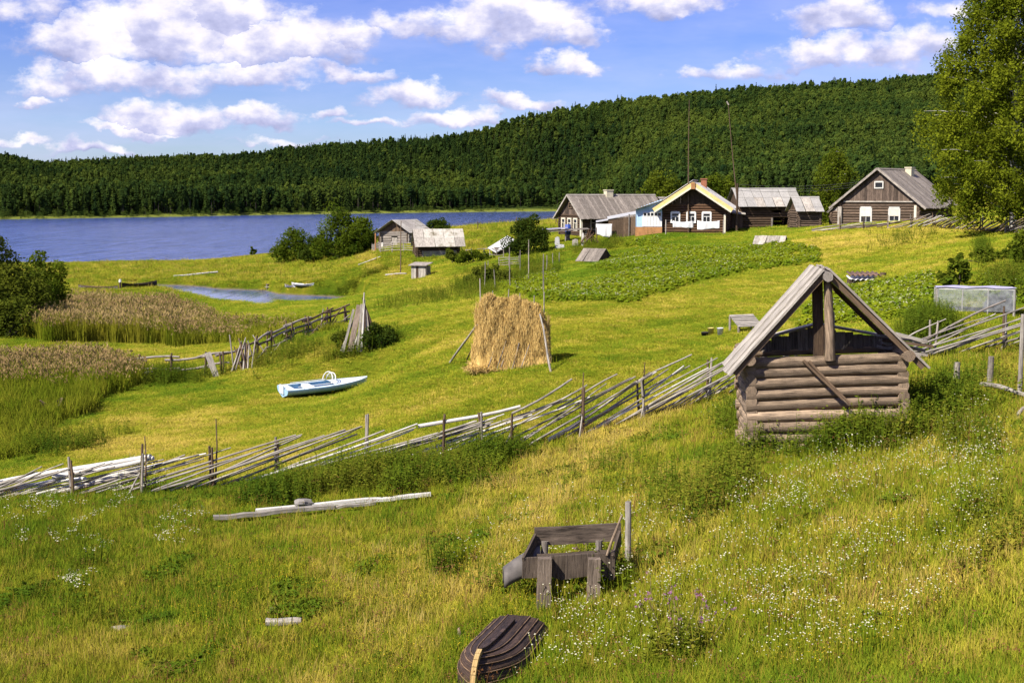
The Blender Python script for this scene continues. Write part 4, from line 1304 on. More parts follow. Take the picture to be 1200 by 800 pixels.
# small barn with pale roof
AZ = RAD(88)
B_ = Building('small_barn', 'small log barn with a plain pale tin roof right of the grey barn', 'barn', (936, 267), (1.8, 0), AZ, 3.6, 2.0, 1.75, 1.05, M['houselog'], of=.4, ob=.3, os=.5, logd=.22)
B_.gable(M['darklog'], 'fb'); B_.sheets([M['greyroof'], M['silver']], 1, 3); B_.ridge(M['greyroof'])

# --- the two sheds by the lake
AZ = RAD(28)
B_ = Building('lake_shed', 'tumbledown log boathouse with patched pale roof beside the lake bushes', 'shed', (447, 293), (-2.2, 0), AZ, 4.4, 4.8, 2.5, 1.35, M['grey'], of=.9, ob=.4, os=.45, logd=.22, sink=.5,
              holes={'f': [(-.55, .35, .2, 1.7)], 'r': [(1.0, 2.9, .5, 2.3)]})
B_.gable(M['brown'], 'fb')
B_.sheets([M['roofpale'], M['roofpale'], M['silver']], 2, 4)
MB().box((-.5, -.10, .2), (.3, -.04, 1.68)).build('door', M['silver'], B_.root)
for xx in (-2.1, 2.15):
    MB().log((xx, -.6, -.5), (xx, -.55, 2.3), .09).build('porch_post', M['brown'], B_.root)
MB().box((-1.75, -.75, .1), (-1.45, -.62, 1.0)).build('loose_board', M['bleach'], B_.root)
MB().plank((2.65, 1.0, 2.15), (2.8, 4.0, 2.1), .8, .03, up=(.4, 0, 1)).build('side_roof', M['silver'], B_.root)
AZ = RAD(80)
B_ = Building('plank_shed', 'low grey shed with lichen-stained sheet roof in front of the boathouse', 'shed', (489, 301.5), (1.5, 0), AZ, 3.0, 4.6, 1.75, 1.25, M['darklog'], of=.35, ob=.75, os=.75, logd=.22)
B_.gable(M['darklog'], 'fb')
B_.sheets([M['roofpale'], M['roofpale'], M['silver']], 2, 5)
m_ = MB()
m_.plank((1.72, .5, .25), (1.72, 4.4, .3), .9, .03, up=(1, 0, 0), warp=.01, seg=3)
m_.build('lower_boards', M['silver'], B_.root)
MB().plank((1.9, 5.0, -.3), (.4, 5.15, 1.6), .14, .06, up=(0, 1, 0)).build('prop', M['grey'], B_.root)
# post and rail fences round the sheds
def rail_fence(name, label, pts, h, nrail, pmat, rmat, spacing, pr=.055, rr=.035, group=None, jit=.05):
    pts = [np.array(p) for p in pts]
    o = pts[0]
    root = thing(name, label, 'fence', tuple(o), 0, group)
    for i in range(len(pts) - 1):
        a, b = pts[i], pts[i + 1]
        L = np.linalg.norm(b - a)
        n = max(1, int(round(L / spacing)))
        posts = []
        for j in range(n + (1 if i == len(pts) - 2 else 0)):
            q_ = a + (b - a) * j / n
            q_ = np.array([q_[0], q_[1], gz(q_[0], q_[1])])
            hh = h * random.uniform(.92, 1.15)
            MB().log(q_ - o - [0, 0, .3], q_ - o + [random.uniform(-jit, jit), random.uniform(-jit, jit), hh], pr, pr * .85, 7, 2).build('post', pmat, root)
        for j in range(n):
            q0, q1 = a + (b - a) * (j - .06) / n, a + (b - a) * (j + 1.06) / n
            q0[2], q1[2] = gz(q0[0], q0[1]), gz(q1[0], q1[1])
            for k in range(nrail):
                zz = h * (.22 + .7 * k / max(1, nrail - 1)) if nrail > 1 else h * .85
                MB().log(q0 - o + [0, -.06, zz + random.uniform(-jit, jit)], q1 - o + [0, -.06, zz + random.uniform(-jit, jit)], rr, rr * .8, 6, 3, .02).build('rail', rmat, root)
    return root
rail_fence('rail_fence', 'short pole fence in the grass in front of the boathouse', [G(436, 296), G(446, 296.5), G(487, 296.5)], 1.15, 4, M['grey'], M['silver'], 2.0)
rail_fence('rail_fence', 'low rail fence from the plank shed towards the dark round bush', [G(546, 301), G(590, 301)], .75, 2, M['grey'], M['grey'], 2.2)
rail_fence('rail_fence', 'thin wire and post fence on the rise against the far lake', [D(505, 199), D(560, 199), D(605, 199), D(652, 199)], 1.2, 1, M['brown'], M['brown'], 5.5, .07, .02)
p = G(440, 296)
o = MB().log((0, 0, -.3), (0.03, 0, 2.3), .09, .08).build('wooden_post', M['ochre']); o.location = p; tag(o, 'single orange-brown post at the left end of the boathouse fence', 'post')
p = G(469, 322)
pl = MB().log((0, 0, -.3), (.12, .2, 5.6), .07, .04, 7, 5, .05).build('tall_pole', M['brown']); pl.location = p; tag(pl, 'tall thin pole standing in the meadow in front of the boathouse', 'pole')
# outhouse-like box
p = G(493, 324.5)
ob_ = thing('outhouse', 'small grey board box with slanting lid alone in the meadow below the plank shed', 'hutch', tuple(p), RAD(-22))
CLEAR.append((p[0], p[1] + .4, 1.0))
for i in range(6):
    MB().plank((-.62 + .25 * i, -.5, -.15), (-.62 + .25 * i, -.5, 1.12), .235, .035, up=(0, 1, 0)).build('plank', M['silver'] if i not in (2,) else M['darklog'], ob_)
for i in range(4):
    MB().plank((.78, -.36 + .25 * i, -.15), (.78, -.36 + .25 * i, 1.1), .235, .035, up=(1, 0, 0)).build('plank', M['grey'], ob_)
MB().box((-.74, -.48, -.1), (.76, .5, 1.08)).build('box_body', M['darklog'], ob_)
MB().plank((0, -.75, 1.12), (0, .75, 1.36), 1.9, .05).build('lid', M['grey'], ob_)
p = G(590, 297)
cw = thing('cellar_roof', 'low cellar hump with a slanting white roof sheet near the dark round bush', 'cellar', tuple(p), RAD(15))
MB().plank((-1.2, 0, .3), (.9, .2, 1.5), 1.9, .05, up=(-.5, -.35, 1)).build('roof_sheet', M['tin'], cw)
MB().plank((.8, .2, 1.42), (1.35, .4, .1), 1.7, .05, up=(1, -.2, .4)).build('roof_sheet', M['darklog'], cw)
MB().box((-.9, -.4, -.5), (.8, .9, .6)).build('cellar_body', M['darklog'], cw)
CLEAR.append((p[0], p[1] + .5, 2))
# --- little roofs in the meadow
def hump(name, label, u, v, L, W, h, rz, mat, mat2, pieces):
    p = G(u, v)
    r_ = thing(name, label, 'cellar', tuple(p), rz)
    CLEAR.append((p[0], p[1] + W * .3, max(L, W) * .45))
    for sd in (-1, 1):
        for i in range(pieces):
            x0 = -L / 2 + L * (i + .5) / pieces
            MB().plank((x0, 0, h + .03 + .01 * (i % 2)), (x0 + random.uniform(-.05, .05), sd * W / 2, .05), L / pieces - .02, .04, up=(0, sd * h, W / 2), warp=.02, seg=2).build('roof_board', mat, r_)
    for x0 in (-L / 2 + .12, L / 2 - .12):
        MB().poly([(x0, -W / 2 + .1, 0), (x0, W / 2 - .1, 0), (x0, 0, h - .06)], .05, (1, 0, 0)).build('gable_end', mat2, r_)
    return r_
hump('cellar_roof', 'low tent-shaped cellar roof of pale boards in the grass below the lean-to shed', 697, 306.5, 2.3, 2.4, 1.05, RAD(-38), M['roof'], M['darklog'], 6)
hump('cellar_roof', 'squat cellar roof with peeling white boards in the grass below the grey barn', 903, 287, 2.3, 1.6, .62, RAD(-22), M['silver'], M['darklog'], 5)

# --- tall mast poles and wires
p1_ = D(807, 133.5)
o = MB().log((0, 0, -.5), (-.10, 0, 12.4), .085, .03, 8, 6, .05).build('mast_pole', M['brown']); o.location = p1_; tag(o, 'tall thin mast pole in front of the middle of the dark log house', 'mast')
p2_ = D(863.5, 133)
ms = thing('mast_pole', 'tall leaning mast pole lashed to a stub post at the grey barn', 'mast', tuple(p2_))
MB().log((0, 0, -.5), (.0, 0, 4.6), .12, .10, 8, 4, .02).build('stub_post', M['darklog'], ms)
MB().log((.1, .1, 2.2), (-.98, .1, 12.0), .06, .03, 7, 6, .05).build('mast', M['brown'], ms)
MB().log((-.95, -.05, 11.85), (-1.12, .15, 12.2), .08, .06, 6, 2).build('mast_head', M['grey'], ms)
wr = thing('overhead_wires', 'thin dark overhead wires strung from the stub post towards the log house', 'wires', tuple(p2_))
q_ = np.array(bl(LOGHOUSE, -2, 2, 4.2)) - p2_
for k in range(3):
    m_ = MB()
    a = np.array([0, 0, 4.5 - .28 * k]); b = q_ - [0, 0, .2 * k]
    prev = None
    for i in range(13):
        t_ = i / 12
        c = a + (b - a) * t_ - np.array([0, 0, 1.0 * 4 * t_ * (1 - t_) * .35])
        if prev is not None:
            m_.log(prev, c, .014, n=4, seg=1)
        prev = c
    m_.build('wire', M['wire'], wr)

# --- odds and ends in the barn yard
p = G(660, 284)
tb = thing('lumber_rack', 'long low rack of boards under a lilac sheet beside the gable of the weathered house', 'rack', tuple(G(662, 283)), RAD(10))
for i in range(5):
    MB().plank((-2.6, -.5 + .25 * i, .95 + .02 * i), (2.4, -.5 + .25 * i, 1.25 + .02 * i), .23, .05).build('board', M['grey'], tb)
for xx in (-2.3, 0, 2.1):
    MB().log((xx, -.3, -.4), (xx, -.3, .97 + .06 * xx), .07).build('leg', M['grey'], tb)
MB().plank((-2.5, .1, 1.18), (.2, .1, 1.36), 1.1, .10).build('sheet', M['violet'], tb)
p = G(665.5, 281)
bb = thing('blue_barrel', 'blue plastic barrel standing beside the lumber rack', 'barrel', (p[0], p[1] - .2, p[2]))
m_ = MB()
prof = [(.0, .0), (.28, .0), (.30, .05), (.30, .3), (.325, .34), (.30, .38), (.30, .6), (.325, .64), (.30, .68), (.29, .95), (.26, 1.0), (.0, 1.0)]
m_.grid([[(r * math.cos(a * .3927), r * math.sin(a * .3927), z + .55) for a in range(16)] for (r, z) in prof], True, True)
m_.build('drum', M['blue'], bb)
MB().log((0, 0, -.2), (0, 0, .56), .2).build('stump', M['grey'], bb)
for i, (uu, vv, w_, h_, mm, lb) in enumerate([(653, 287, .5, .75, 'tin', 'pale board lying on edge at the left end of the lumber rack'), (656, 291, .9, .35, 'tin', 'pale broken crate half in the grass below the lumber rack'),
                                            (683, 288, .3, 1.15, 'bleach', 'upright white board with a torn edge beside the woodpile'), (674, 288, .6, .6, 'silver', 'pale grey board leaning in the grass left of the woodpile')]):
    p = G(uu, vv)
    o = MB().poly([(-w_ / 2, 0, 0), (w_ / 2, 0, -.02), (w_ / 2 - .05, .1, h_), (0, .1, h_ * 1.1), (-w_ / 2 + .04, .1, h_ * .92)], .06, (0, -1, .1)).build('loose_board', M[mm])
    o.location = p
    tag(o, lb, 'board')
p = G(692, 287)
wpile = thing('woodpile', 'dark untidy pile of stakes and firewood in front of the lean-to shed', 'woodpile', tuple(p))
for i in range(16):
    a = random.uniform(0, 3.14)
    MB().log((random.uniform(-1, 1), random.uniform(-.4, .4), random.uniform(0, .3)), (random.uniform(-.6, .6), random.uniform(-.4, .4), random.uniform(.7, 1.7)), .06, .045, 6, 1).build('stake', random.choice([M['brown'], M['grey'], M['red']]), wpile)

# ------------------------------------------------------------------ pole fences
class Path:
    def __init__(s, uvs):
        s.P = [G(u, v) for (u, v) in uvs]
        s.L = [0.0]
        for i in range(1, len(s.P)):
            s.L.append(s.L[-1] + float(np.hypot(*(s.P[i] - s.P[i - 1])[:2])))
        s.T = s.L[-1]
    def pt(s, l, off=0.0, h=0.0):
        l_ = min(max(l, 0), s.T)
        i = max(0, min(len(s.P) - 2, int(np.searchsorted(s.L, l_)) - 1))
        k = (l - s.L[i]) / (s.L[i + 1] - s.L[i])
        p = s.P[i] + (s.P[i + 1] - s.P[i]) * k
        d = (s.P[i + 1] - s.P[i])[:2]
        d = d / np.linalg.norm(d)
        x, y = p[0] - d[1] * off, p[1] + d[0] * off
        return np.array([x, y, gz(x, y) + h])
    def at_u(s, u):
        us = [to_px(*p)[0] for p in s.P]
        return float(np.interp(u, us, s.L))
def pole_fence(name, label, path, l0, l1, step, posts_u, hmax, rlen, rr, rails_mat, lowend=None, group=None, post_h=1.18, props=()):
    o = path.pt(l0)
    root = thing(name, label, 'fence', tuple(o), 0, group)
    l = l0 - rlen * .75
    while l < l1 - rlen * .15:
        L_ = rlen * random.uniform(.72, 1.18)
        k = 1.0 if lowend is None else lowend(l + L_ * .5)
        if random.random() < .93:
            h0, h1 = random.uniform(.02, .16), hmax * k * random.uniform(.85, 1.12)
            a, b = max(l, l0 - 1.2), min(l + L_, l1 + .9)
            f0, f1 = (a - l) / L_, (b - l) / L_
            if b - a > .8:
                off = random.uniform(-.035, .035)
                p_, q_ = path.pt(a, off, h0 + (h1 - h0) * f0), path.pt(b, off, h0 + (h1 - h0) * f1)
                r_ = rr * random.uniform(.75, 1.25)
                MB().log(p_ - o, q_ - o, r_, r_ * .6, 7, 5, random.uniform(.0, .07), .07).build('rail', random.choice(rails_mat), root)
        l += step * random.uniform(.7, 1.3) * (1.0 if lowend is None or k > .93 else .95)
    for u in posts_u:
        lp = path.at_u(u)
        if not (l0 - .5 < lp < l1 + .5):
            continue
        for sd in (-1, 1):
            hh = post_h * random.uniform(.85, 1.18)
            b = path.pt(lp + random.uniform(-.06, .06), sd * .075, -.25)
            t_ = b + np.array([random.uniform(-.10, .10), random.uniform(-.05, .05), hh + .25])
            MB().log(b - o, t_ - o, .048, .030, 7, 3, .02, .12).build('stake', random.choice([M['brown'], M['brown'], M['grey']]), root)
        for hz in (.35, .75):
            m_ = MB()
            ring = []
            c = path.pt(lp, 0, hz * post_h / 1.35)
            for j in range(9):
                an = 2 * math.pi * j / 8
                ring.append(c + np.array([math.cos(an) * .05, math.sin(an) * .125, .02 * math.sin(2 * an)]))
            for j in range(8):
                m_.log(ring[j] - o, ring[j + 1] - o, .011, n=5, seg=1)
            m_.build('withe_tie', M['brown'], root)
    for u in props:
        lp = path.at_u(u)
        a, b = path.pt(lp - random.uniform(.25, .5), -.35, -.05), path.pt(lp + .1, 0, .75)
        MB().log(a - o, b - o, .028, .02, 6, 2, .02).build('prop', M['silver'], root)
    return root
path1 = Path([tuple(p) for p in FENCE_UV[1:13]])
def lowf(l):
    u = to_px(*path1.pt(l))[0]
    return float(np.interp(u, [0, 100, 260, 400, 520, 600, 700], [.68, .78, .92, .80, .90, 1.0, 1.0]))
f1 = pole_fence('pole_fence', 'long slanting-pole fence crossing the meadow to the log hut', path1, path1.at_u(0) - 1.5, path1.at_u(900), .34, (85, 165, 247, 323, 430, 522, 563, 600, 680, 752, 829), 1.15, 4.3, .033,
                [M['silver'], M['silver'], M['grey'], M['bleach']], lowf, props=(165, 600, 680, 752, 829))
o = np.array(f1.location)
for (ua, ub, ha, hb, r_, nm) in ((-20, 178, .42, 1.02, .085, 'bleach'), (60, 182, .55, .98, .07, 'bleach'), (-10, 100, .22, .50, .06, 'bleach'), (490, 612, .92, 1.18, .055, 'bleach'), (600, 672, 1.05, 1.62, .035, 'silver'), (628, 690, 1.0, 1.35, .03, 'silver'), (745, 812, 1.05, 1.5, .03, 'silver'), (655, 725, .9, 1.45, .028, 'silver')):
    a, b = path1.pt(path1.at_u(ua) + (0 if ua >= 0 else -1.2), 0.1, ha), path1.pt(path1.at_u(ub), 0.1, hb)
    MB().log(a - o, b - o, r_, r_ * .75, 8, 5, .05).build('rail', M[nm], f1)
for (u, hh) in ((247, 1.9), (165, 1.55), (680, 1.75), (752, 1.6)):
    a = path1.pt(path1.at_u(u) + .12, .02, -.2)
    MB().log(a - o, a - o + np.array([random.uniform(-.06, .06), 0, hh + .2]), .032, .014, 6, 3, .04).build('stake', M['brown'], f1)
path2 = Path([(1070, 424), (1093, 419), (1176, 410), (1240, 404), (1300, 400)])
f2 = pole_fence('pole_fence', 'slanting-pole fence climbing away to the right behind the log hut', path2, path2.at_u(1085), path2.at_u(1290), .50, (1093, 1176, 1245), 1.15, 5.2, .032, [M['silver'], M['grey'], M['silver']], props=(1176,))
o = np.array(f2.location)
for (ua, ub, ha, hb) in ((1083, 1178, .5, 1.45),):
    a, b = path2.pt(path2.at_u(ua), .1, ha), path2.pt(path2.at_u(ub), .1, hb)
    MB().log(a - o, b - o, .04, .03, 7, 5, .06).build('rail', M['grey'], f2)
# posts with one low rail
pf = thing('post_fence', 'row of three plain posts with one low crooked rail right of the log hut', 'fence', tuple(G(1120, 466)))
o = np.array(pf.location)
for (u, v, h_, r_, mm) in ((1120, 466, .82, .075, 'grey'), (1160, 456, .80, .08, 'grey'), (1195, 470, 1.95, .055, 'silver')):
    p = G(u, v) - o
    MB().log(p - [0, 0, .3], p + [0.01, 0, h_], r_, r_ * .92, 9, 3, .01).build('post', M[mm], pf)
a, b = G(1150, 461) - o, G(1222, 482) - o
MB().log(a + [0, 0, .22], b + [0, 0, .25], .055, .05, 8, 6, .06).build('rail', M['silver'], pf)
o = MB().log((0, 0, 0), (.25, .1, .28), .06, .03, 7, 4, .06).build('broken_branch', M['silver']); o.location = G(1192, 492); tag(o, 'short broken grey branch stub in the weeds below the tall post', 'branch')
# the old fence on the left
path3 = Path([(118, 446), (165, 444), (200, 442), (235, 440), (262, 437), (290, 428), (305, 418), (330, 406), (365, 392), (408, 378)])
rf = thing('old_fence', 'dark tumbledown rail fence running from the reeds to the board tepee', 'fence', tuple(path3.pt(0)))
o = np.array(rf.location)
us = [122, 165, 202, 240, 262, 285, 300, 315, 338, 360, 385, 405]
for i in range(len(us) - 1):
    a_, b_ = path3.at_u(us[i]), path3.at_u(us[i + 1])
    for k, hz in enumerate((.28, .66, 1.02) if us[i] >= 280 else (.42, .98)):
        if random.random() < .9:
            MB().log(path3.pt(a_ - .4, 0, hz + random.uniform(-.1, .1)) - o, path3.pt(b_ + .4, 0, hz + random.uniform(-.1, .1)) - o, .07, .05, 7, 4, .08).build('rail', M['grey'] if us[i] < 280 else random.choice([M['brown'], M['grey']]), rf)
for u in us:
    lp = path3.at_u(u)
    for sd in (-1, 1):
        b = path3.pt(lp, sd * .09, -.2)
        MB().log(b - o, b - o + np.array([random.uniform(-.15, .15), random.uniform(-.1, .1), 1.4 * random.uniform(.85, 1.1)]), .065, .045, 7, 3, .03).build('post', M['brown'], rf)
for k in range(16):
    lp = path3.at_u(random.uniform(280, 400))
    b = path3.pt(lp, random.uniform(-.2, .2), -.1)
    MB().log(b - o, b - o + np.array([random.uniform(-.9, .9), random.uniform(-.3, .3), random.uniform(.7, 1.4)]), .05, .03, 6, 3, .05).build('brace', random.choice([M['brown'], M['grey'], M['darklog']]), rf)
jam = thing('stake_heap', 'heap of split stakes leaning on a bend of the old dark fence', 'stakes', tuple(G(286, 432)))
for i in range(13):
    x0 = random.uniform(-.6, .6)
    MB().log((x0, -.5 + random.uniform(-.2, .2), -.1), (x0 + random.uniform(-.7, .5), .15, random.uniform(.8, 1.75)), .05, .03, 6, 2, .03).build('stake', random.choice([M['grey'], M['brown'], M['silver']]), jam)
o = MB().plank((0, -.35, -.1), (-.55, .1, 1.15), .3, .07, up=(.2, -1, .3)).build('leaning_plank', M['silver']); o.location = G(256, 440); tag(o, 'broad weathered plank leaning on the old dark fence', 'plank')
# leaning fence in front of the log house
path4 = Path([(965, 271), (1000, 269), (1040, 268), (1080, 267), (1105, 268), (1130, 270), (1160, 272), (1190, 274), (1260, 276)])
f4 = pole_fence('pole_fence', 'collapsed pole fence along the yard of the log house under the birch', path4, path4.at_u(968), path4.at_u(1250), .8, (985, 1012, 1040, 1068, 1095, 1122, 1150, 1180, 1210), 1.15, 4.6, .05, [M['gableboard'], M['grey'], M['silver'], M['log']], post_h=1.0,
                lowend=lambda l: .40 if to_px(*path4.pt(l))[0] < 1050 else .75)
o = np.array(f4.location)
for (ua, ub, ha, hb) in ((1068, 1092, .5, 1.1), (1075, 1105, .2, .95), (1085, 1112, .15, .85), (1098, 1128, .4, 1.0), (1110, 1140, .3, 1.2), (1120, 1150, .5, 1.3)):
    a, b = path4.pt(path4.at_u(ua), -.2, ha), path4.pt(path4.at_u(ub), -.2, hb)
    MB().plank(a - o, b - o, .16, .04, up=(0, -.6, 1)).build('rail', M['bleach'] if ua in (1075, 1085) else M['silver'], f4)

# ------------------------------------------------------------------ the log hut in the foreground
p = G(970, 516)
AZ = RAD(4)
W_, D_, wh_ = 3.22, 2.0, 1.85
lh = thing('log_hut', 'small roofless log hut with an open plank A-roof on two posts in the foreground grass', 'hut', tuple(p), -AZ)
lh.rotation_euler = (0, RAD(-2.6), -AZ)
LH = lh
CLEAR.append((p[0], p[1] + 1.0, 1.75))
ld = .235
for i in range(11):
    z = wh_ - ld * (i + .5)
    jl, jr = random.uniform(-.06, .04), random.uniform(-.04, .06)
    MB().log((-W_ / 2 - .09 + jl, 0, z), (W_ / 2 + .09 + jr, 0, z + random.uniform(-.01, .01)), ld * .55, ld * .48, 14, 12, .022, .06).build('log', M['log'], lh)
    MB().log((-W_ / 2 - .16 + jr, D_, z), (W_ / 2 + .16 + jl, D_, z), ld * .5, ld * .47, 8, 3, .015, .04).build('log', M['log'], lh)
    zz = z - ld * .5
    for sx in (-1, 1):
        MB().log((sx * (W_ / 2), -.115 + random.uniform(-.02, .03), zz), (sx * (W_ / 2), D_ + .2, zz), ld * .52, ld * .48, 10, 4, .015, .045).build('log', M['log'], lh)
# roof: planks run down the slope, ridge 1.72 above the wall
rzh, hwid, eave = wh_ + 1.80, 2.03, wh_ - .33
Ls = math.hypot(hwid, rzh - eave)
for sd in (-1, 1):
    up_ = (sd * (rzh - eave) / Ls, 0, hwid / Ls)
    yb = [-.42, -.02, .36, .77, 1.16, 1.55]
    for i in range(5):
        yc, wd = (yb[i] + yb[i + 1]) / 2, yb[i + 1] - yb[i] - .015
        lf = .02 * (i % 2) + random.uniform(0, .015)
        ext = random.uniform(-.02, .06)
        a = V((0 + sd * .02, yc, rzh + .01)) + V(up_) * (lf + .05)
        b = V((sd * hwid * (1 + ext / 2), yc + random.uniform(-.02, .02), eave - (rzh - eave) * ext / 2)) + V(up_) * (lf + .05)
        MB().plank(a, b, wd, .045, up=up_, warp=.008, seg=4).build('roof_plank', M['silver'] if sd < 0 else M['grey'], lh)
    for yy in (-.30, 1.40):
        MB().plank((0, yy, rzh - .03), (sd * hwid * .97, yy, eave + .02), .09, .10, up=up_).build('rafter', M['brown'], lh)
MB().log((0.02, -.50, rzh - .10), (.02, 1.62, rzh - .12), .105, .10, 12, 4, .01).build('ridge_beam', M['grey'], lh)
MB().log((.07, -.12, wh_ - .10), (.05, -.14, rzh - .16), .115, .085, 12, 5, .01, .05).build('post', M['log'], lh)
MB().plank((-.14, .16, 0), (-.12, .16, rzh - .16), .21, .16, up=(0, 1, 0)).build('post', M['darklog'], lh)
MB().log((W_ / 2 + .06, -.42, wh_ - .04), (W_ / 2 + .06, D_ + .3, wh_ - .04), .125, .12, 12, 4, .01).build('eave_beam', M['log'], lh)
MB().log((-W_ / 2 - .02, -.34, wh_ - .02), (-W_ / 2 - .02, D_ + .3, wh_ - .02), .115, .11, 12, 4, .01).build('eave_beam', M['log'], lh)
# low boarded gable of the back wall
for i in range(15):
    x0 = -1.45 + .205 * i
    hh = .10 + .34 * (1 - abs(x0 - .1) / 1.6)
    MB().plank((x0, D_ - .1 + .02 * (i % 2), wh_ - .1), (x0 + random.uniform(-.02, .02), D_ - .1 + .02 * (i % 2), wh_ + hh + random.uniform(-.05, .03)), .225, .03, up=(0, 1, 0)).build('back_board', M['grey'], lh)
for sd in (-1, 1):
    MB().plank((.1, D_ - .12, wh_ + .50), (.1 + sd * 1.62, D_ - .12, wh_ + .14), .30, .05, up=(sd * .2, 0, 1)).build('back_roof_board', M['silver'], lh)
MB().log((.45, D_ + .25, .4), (.47, D_ + .25, wh_ + .72), .09, .085).build('back_post', M['silver'], lh)
def hut_pt(x, y, z):
    return np.array(Matrix.LocRotScale(lh.location, lh.rotation_euler, None) @ V((x, y, z)))
# boards piled on the wall end, poles leaning against the front
bp2 = thing('board_pile', 'pile of old boards sticking out past the right end of the log hut', 'boards', tuple(hut_pt(1.6, 1.2, wh_)), -AZ)
for i in range(9):
    MB().plank((-.15 + random.uniform(-.2, .2), -.35 + .12 * (i % 4), .02 + .075 * (i // 2)), (.72 + random.uniform(-.2, .12), -.45 + .13 * (i % 4), -.10 + .075 * (i // 2) + random.uniform(-.06, .06)), .17, .05, up=(0, 0, 1)).build('board', random.choice([M['grey'], M['silver'], M['brown']]), bp2)
for k, (x0, x1) in enumerate(((-.50, .28), (-.38, .42))):
    a, b = hut_pt(x0, -.15, wh_ - .08 - .02 * k), hut_pt(x1, -.42, wh_ - .92 - .08 * k)
    o = MB().log((0, 0, 0), b - a, .032, .026, 8, 4, .01).build('leaning_pole', M['brown'])
    o.location = a
    tag(o, ('left' if k == 0 else 'right') + ' one of two thin dark poles leaning on the log hut front', 'pole', 'dark poles leaning on the log hut')

# ------------------------------------------------------------------ feeding trough on two posts
p = G(668, 714)
mp_ = mpp(p)
tr = thing('wooden_trough', 'old grey plank trough on two stout posts overgrown with grass', 'trough', tuple(p), RAD(3))
CLEAR.append((p[0] - .1, p[1] + .35, .28))
for (x0, w_, h_) in ((-.42, .215, .86), (.38, .195, .84)):
    m_ = MB()
    m_.plank((x0 - .02, 0, -.3), (x0, 0, h_ * .5), w_ * 1.04, .17, up=(0, 1, 0), warp=.006, seg=2)
    m_.plank((x0, .0, h_ * .5 + .002), (x0 + .01, .0, h_), w_, .16, up=(0, 1, 0), warp=.004, seg=2)
    m_.build('post', M['stakewood'], tr)
# front board with its sagging lower edge
fb = MB().poly([(-.77, .105, .50), (-.60, .105, .50), (-.34, .105, .53), (-.12, .105, .46), (.05, .105, .49), (.30, .105, .52), (.52, .105, .56), (.66, .105, .44), (.74, .105, .46), (.73, .105, .90), (.30, .105, .885), (-.2, .105, .86), (-.76, .105, .83)], .05, (0, -1, 0))
fb.build('front_board', M['trough'], tr)
MB().plank((-.52, .78, 1.02), (.92, .78, 1.08), .05, .30, up=(0, 0, 1), warp=.008, seg=3).build('back_board', M['trough'], tr)
MB().plank((-.50, .62, .74), (.86, .62, .80), .32, .04, up=(0, .3, 1), warp=.01, seg=3).build('bottom_board', M['trough'], tr)
MB().plank((-.74, .13, .72), (-.50, .76, .96), .04, .26).build('end_board', M['trough'], tr)
MB().plank((.70, .13, .74), (.90, .76, 1.0), .04, .26).build('end_board', M['trough'], tr)
for sx in (-.40, .5):
    MB().log((sx, .75, -.2), (sx + .05, .75, .95), .07, .06).build('back_post', M['grey'], tr)
o = MB().log((.60, .08, .86), (.86, .25, 1.48), .022, .018, 7, 3, .01).build('stick', M['log'], tr)
pq = G(737, 663)
o = MB().log((0, 0, -.3), (-.02, 0, 1.12), .058, .052, 10, 4, .008).build('fence_post', M['silver']); o.location = pq; tag(o, 'bare grey post standing upright at the right end of the trough', 'post')
# curled sheet of bark / tarred felt at the left end
pk = np.array(tr.location)
m_ = MB()
rows = []
for i in range(9):
    k = i / 8
    r_ = []
    for j in range(12):
        a = math.pi * (j / 11) * 1.05 - .05
        rr = .25 * (.80 + .22 * k)
        r_.append((-1.05 + .62 * k, .50 + .30 * k - rr * 1.1 * math.cos(a), .30 + .24 * k + rr * 1.35 * math.sin(a) + .02 * math.sin(5 * k + j)))
    rows.append(r_)
m_.grid(rows)
bk = m_.build('felt_sheet', M['tarp'], None, solid=.02)
bk.location = tr.location
bk.rotation_euler = (0, 0, RAD(3))
tag(bk, 'curled grey sheet of roofing felt leaning on the left end of the trough', 'sheet')
# ------------------------------------------------------------------ overturned rowing boat
pa = G(562, 812)
pb = G(606, 752)
dirv = (pb - pa)[:2]
yaw = math.atan2(dirv[1], dirv[0])
rb = thing('rowing_boat', 'dark tarred clinker rowing boat lying upside down in the near grass', 'boat', tuple(pa), yaw)
LB = float(np.linalg.norm(dirv)) + .5
CLEAR.append((pa[0] + .3 * dirv[0], pa[1] + .3 * dirv[1], .62)); CLEAR.append((pb[0], pb[1], .62)); CLEAR.append((.5 * (pa + pb)[0], .5 * (pa + pb)[1], .62))
def boat_sec(t):
    b = .53 * (1 - (1 - min(t * 1.9, 1)) ** 2.2) * (1 - .12 * max(0, t - .6))
    h = .50 - .06 * t + .10 * (1 - t) ** 3
    return b, h
def strake_pt(t, sd, k, lift):
    """k: 0 keel .. 1 gunwale on the ground"""
    b, h = boat_sec(t)
    a = k * math.pi / 2
    x = b * math.sin(a) ** .80
    z = h * max(math.cos(a), 0) ** .72
    x0 = -.35 + t * LB + (.28 * (1 - t) ** 4) * (1 - k) * 1.4
    return V((x0, sd * (x + lift * math.sin(a)), -.02 + z + lift * math.cos(a)))
NSK = 6
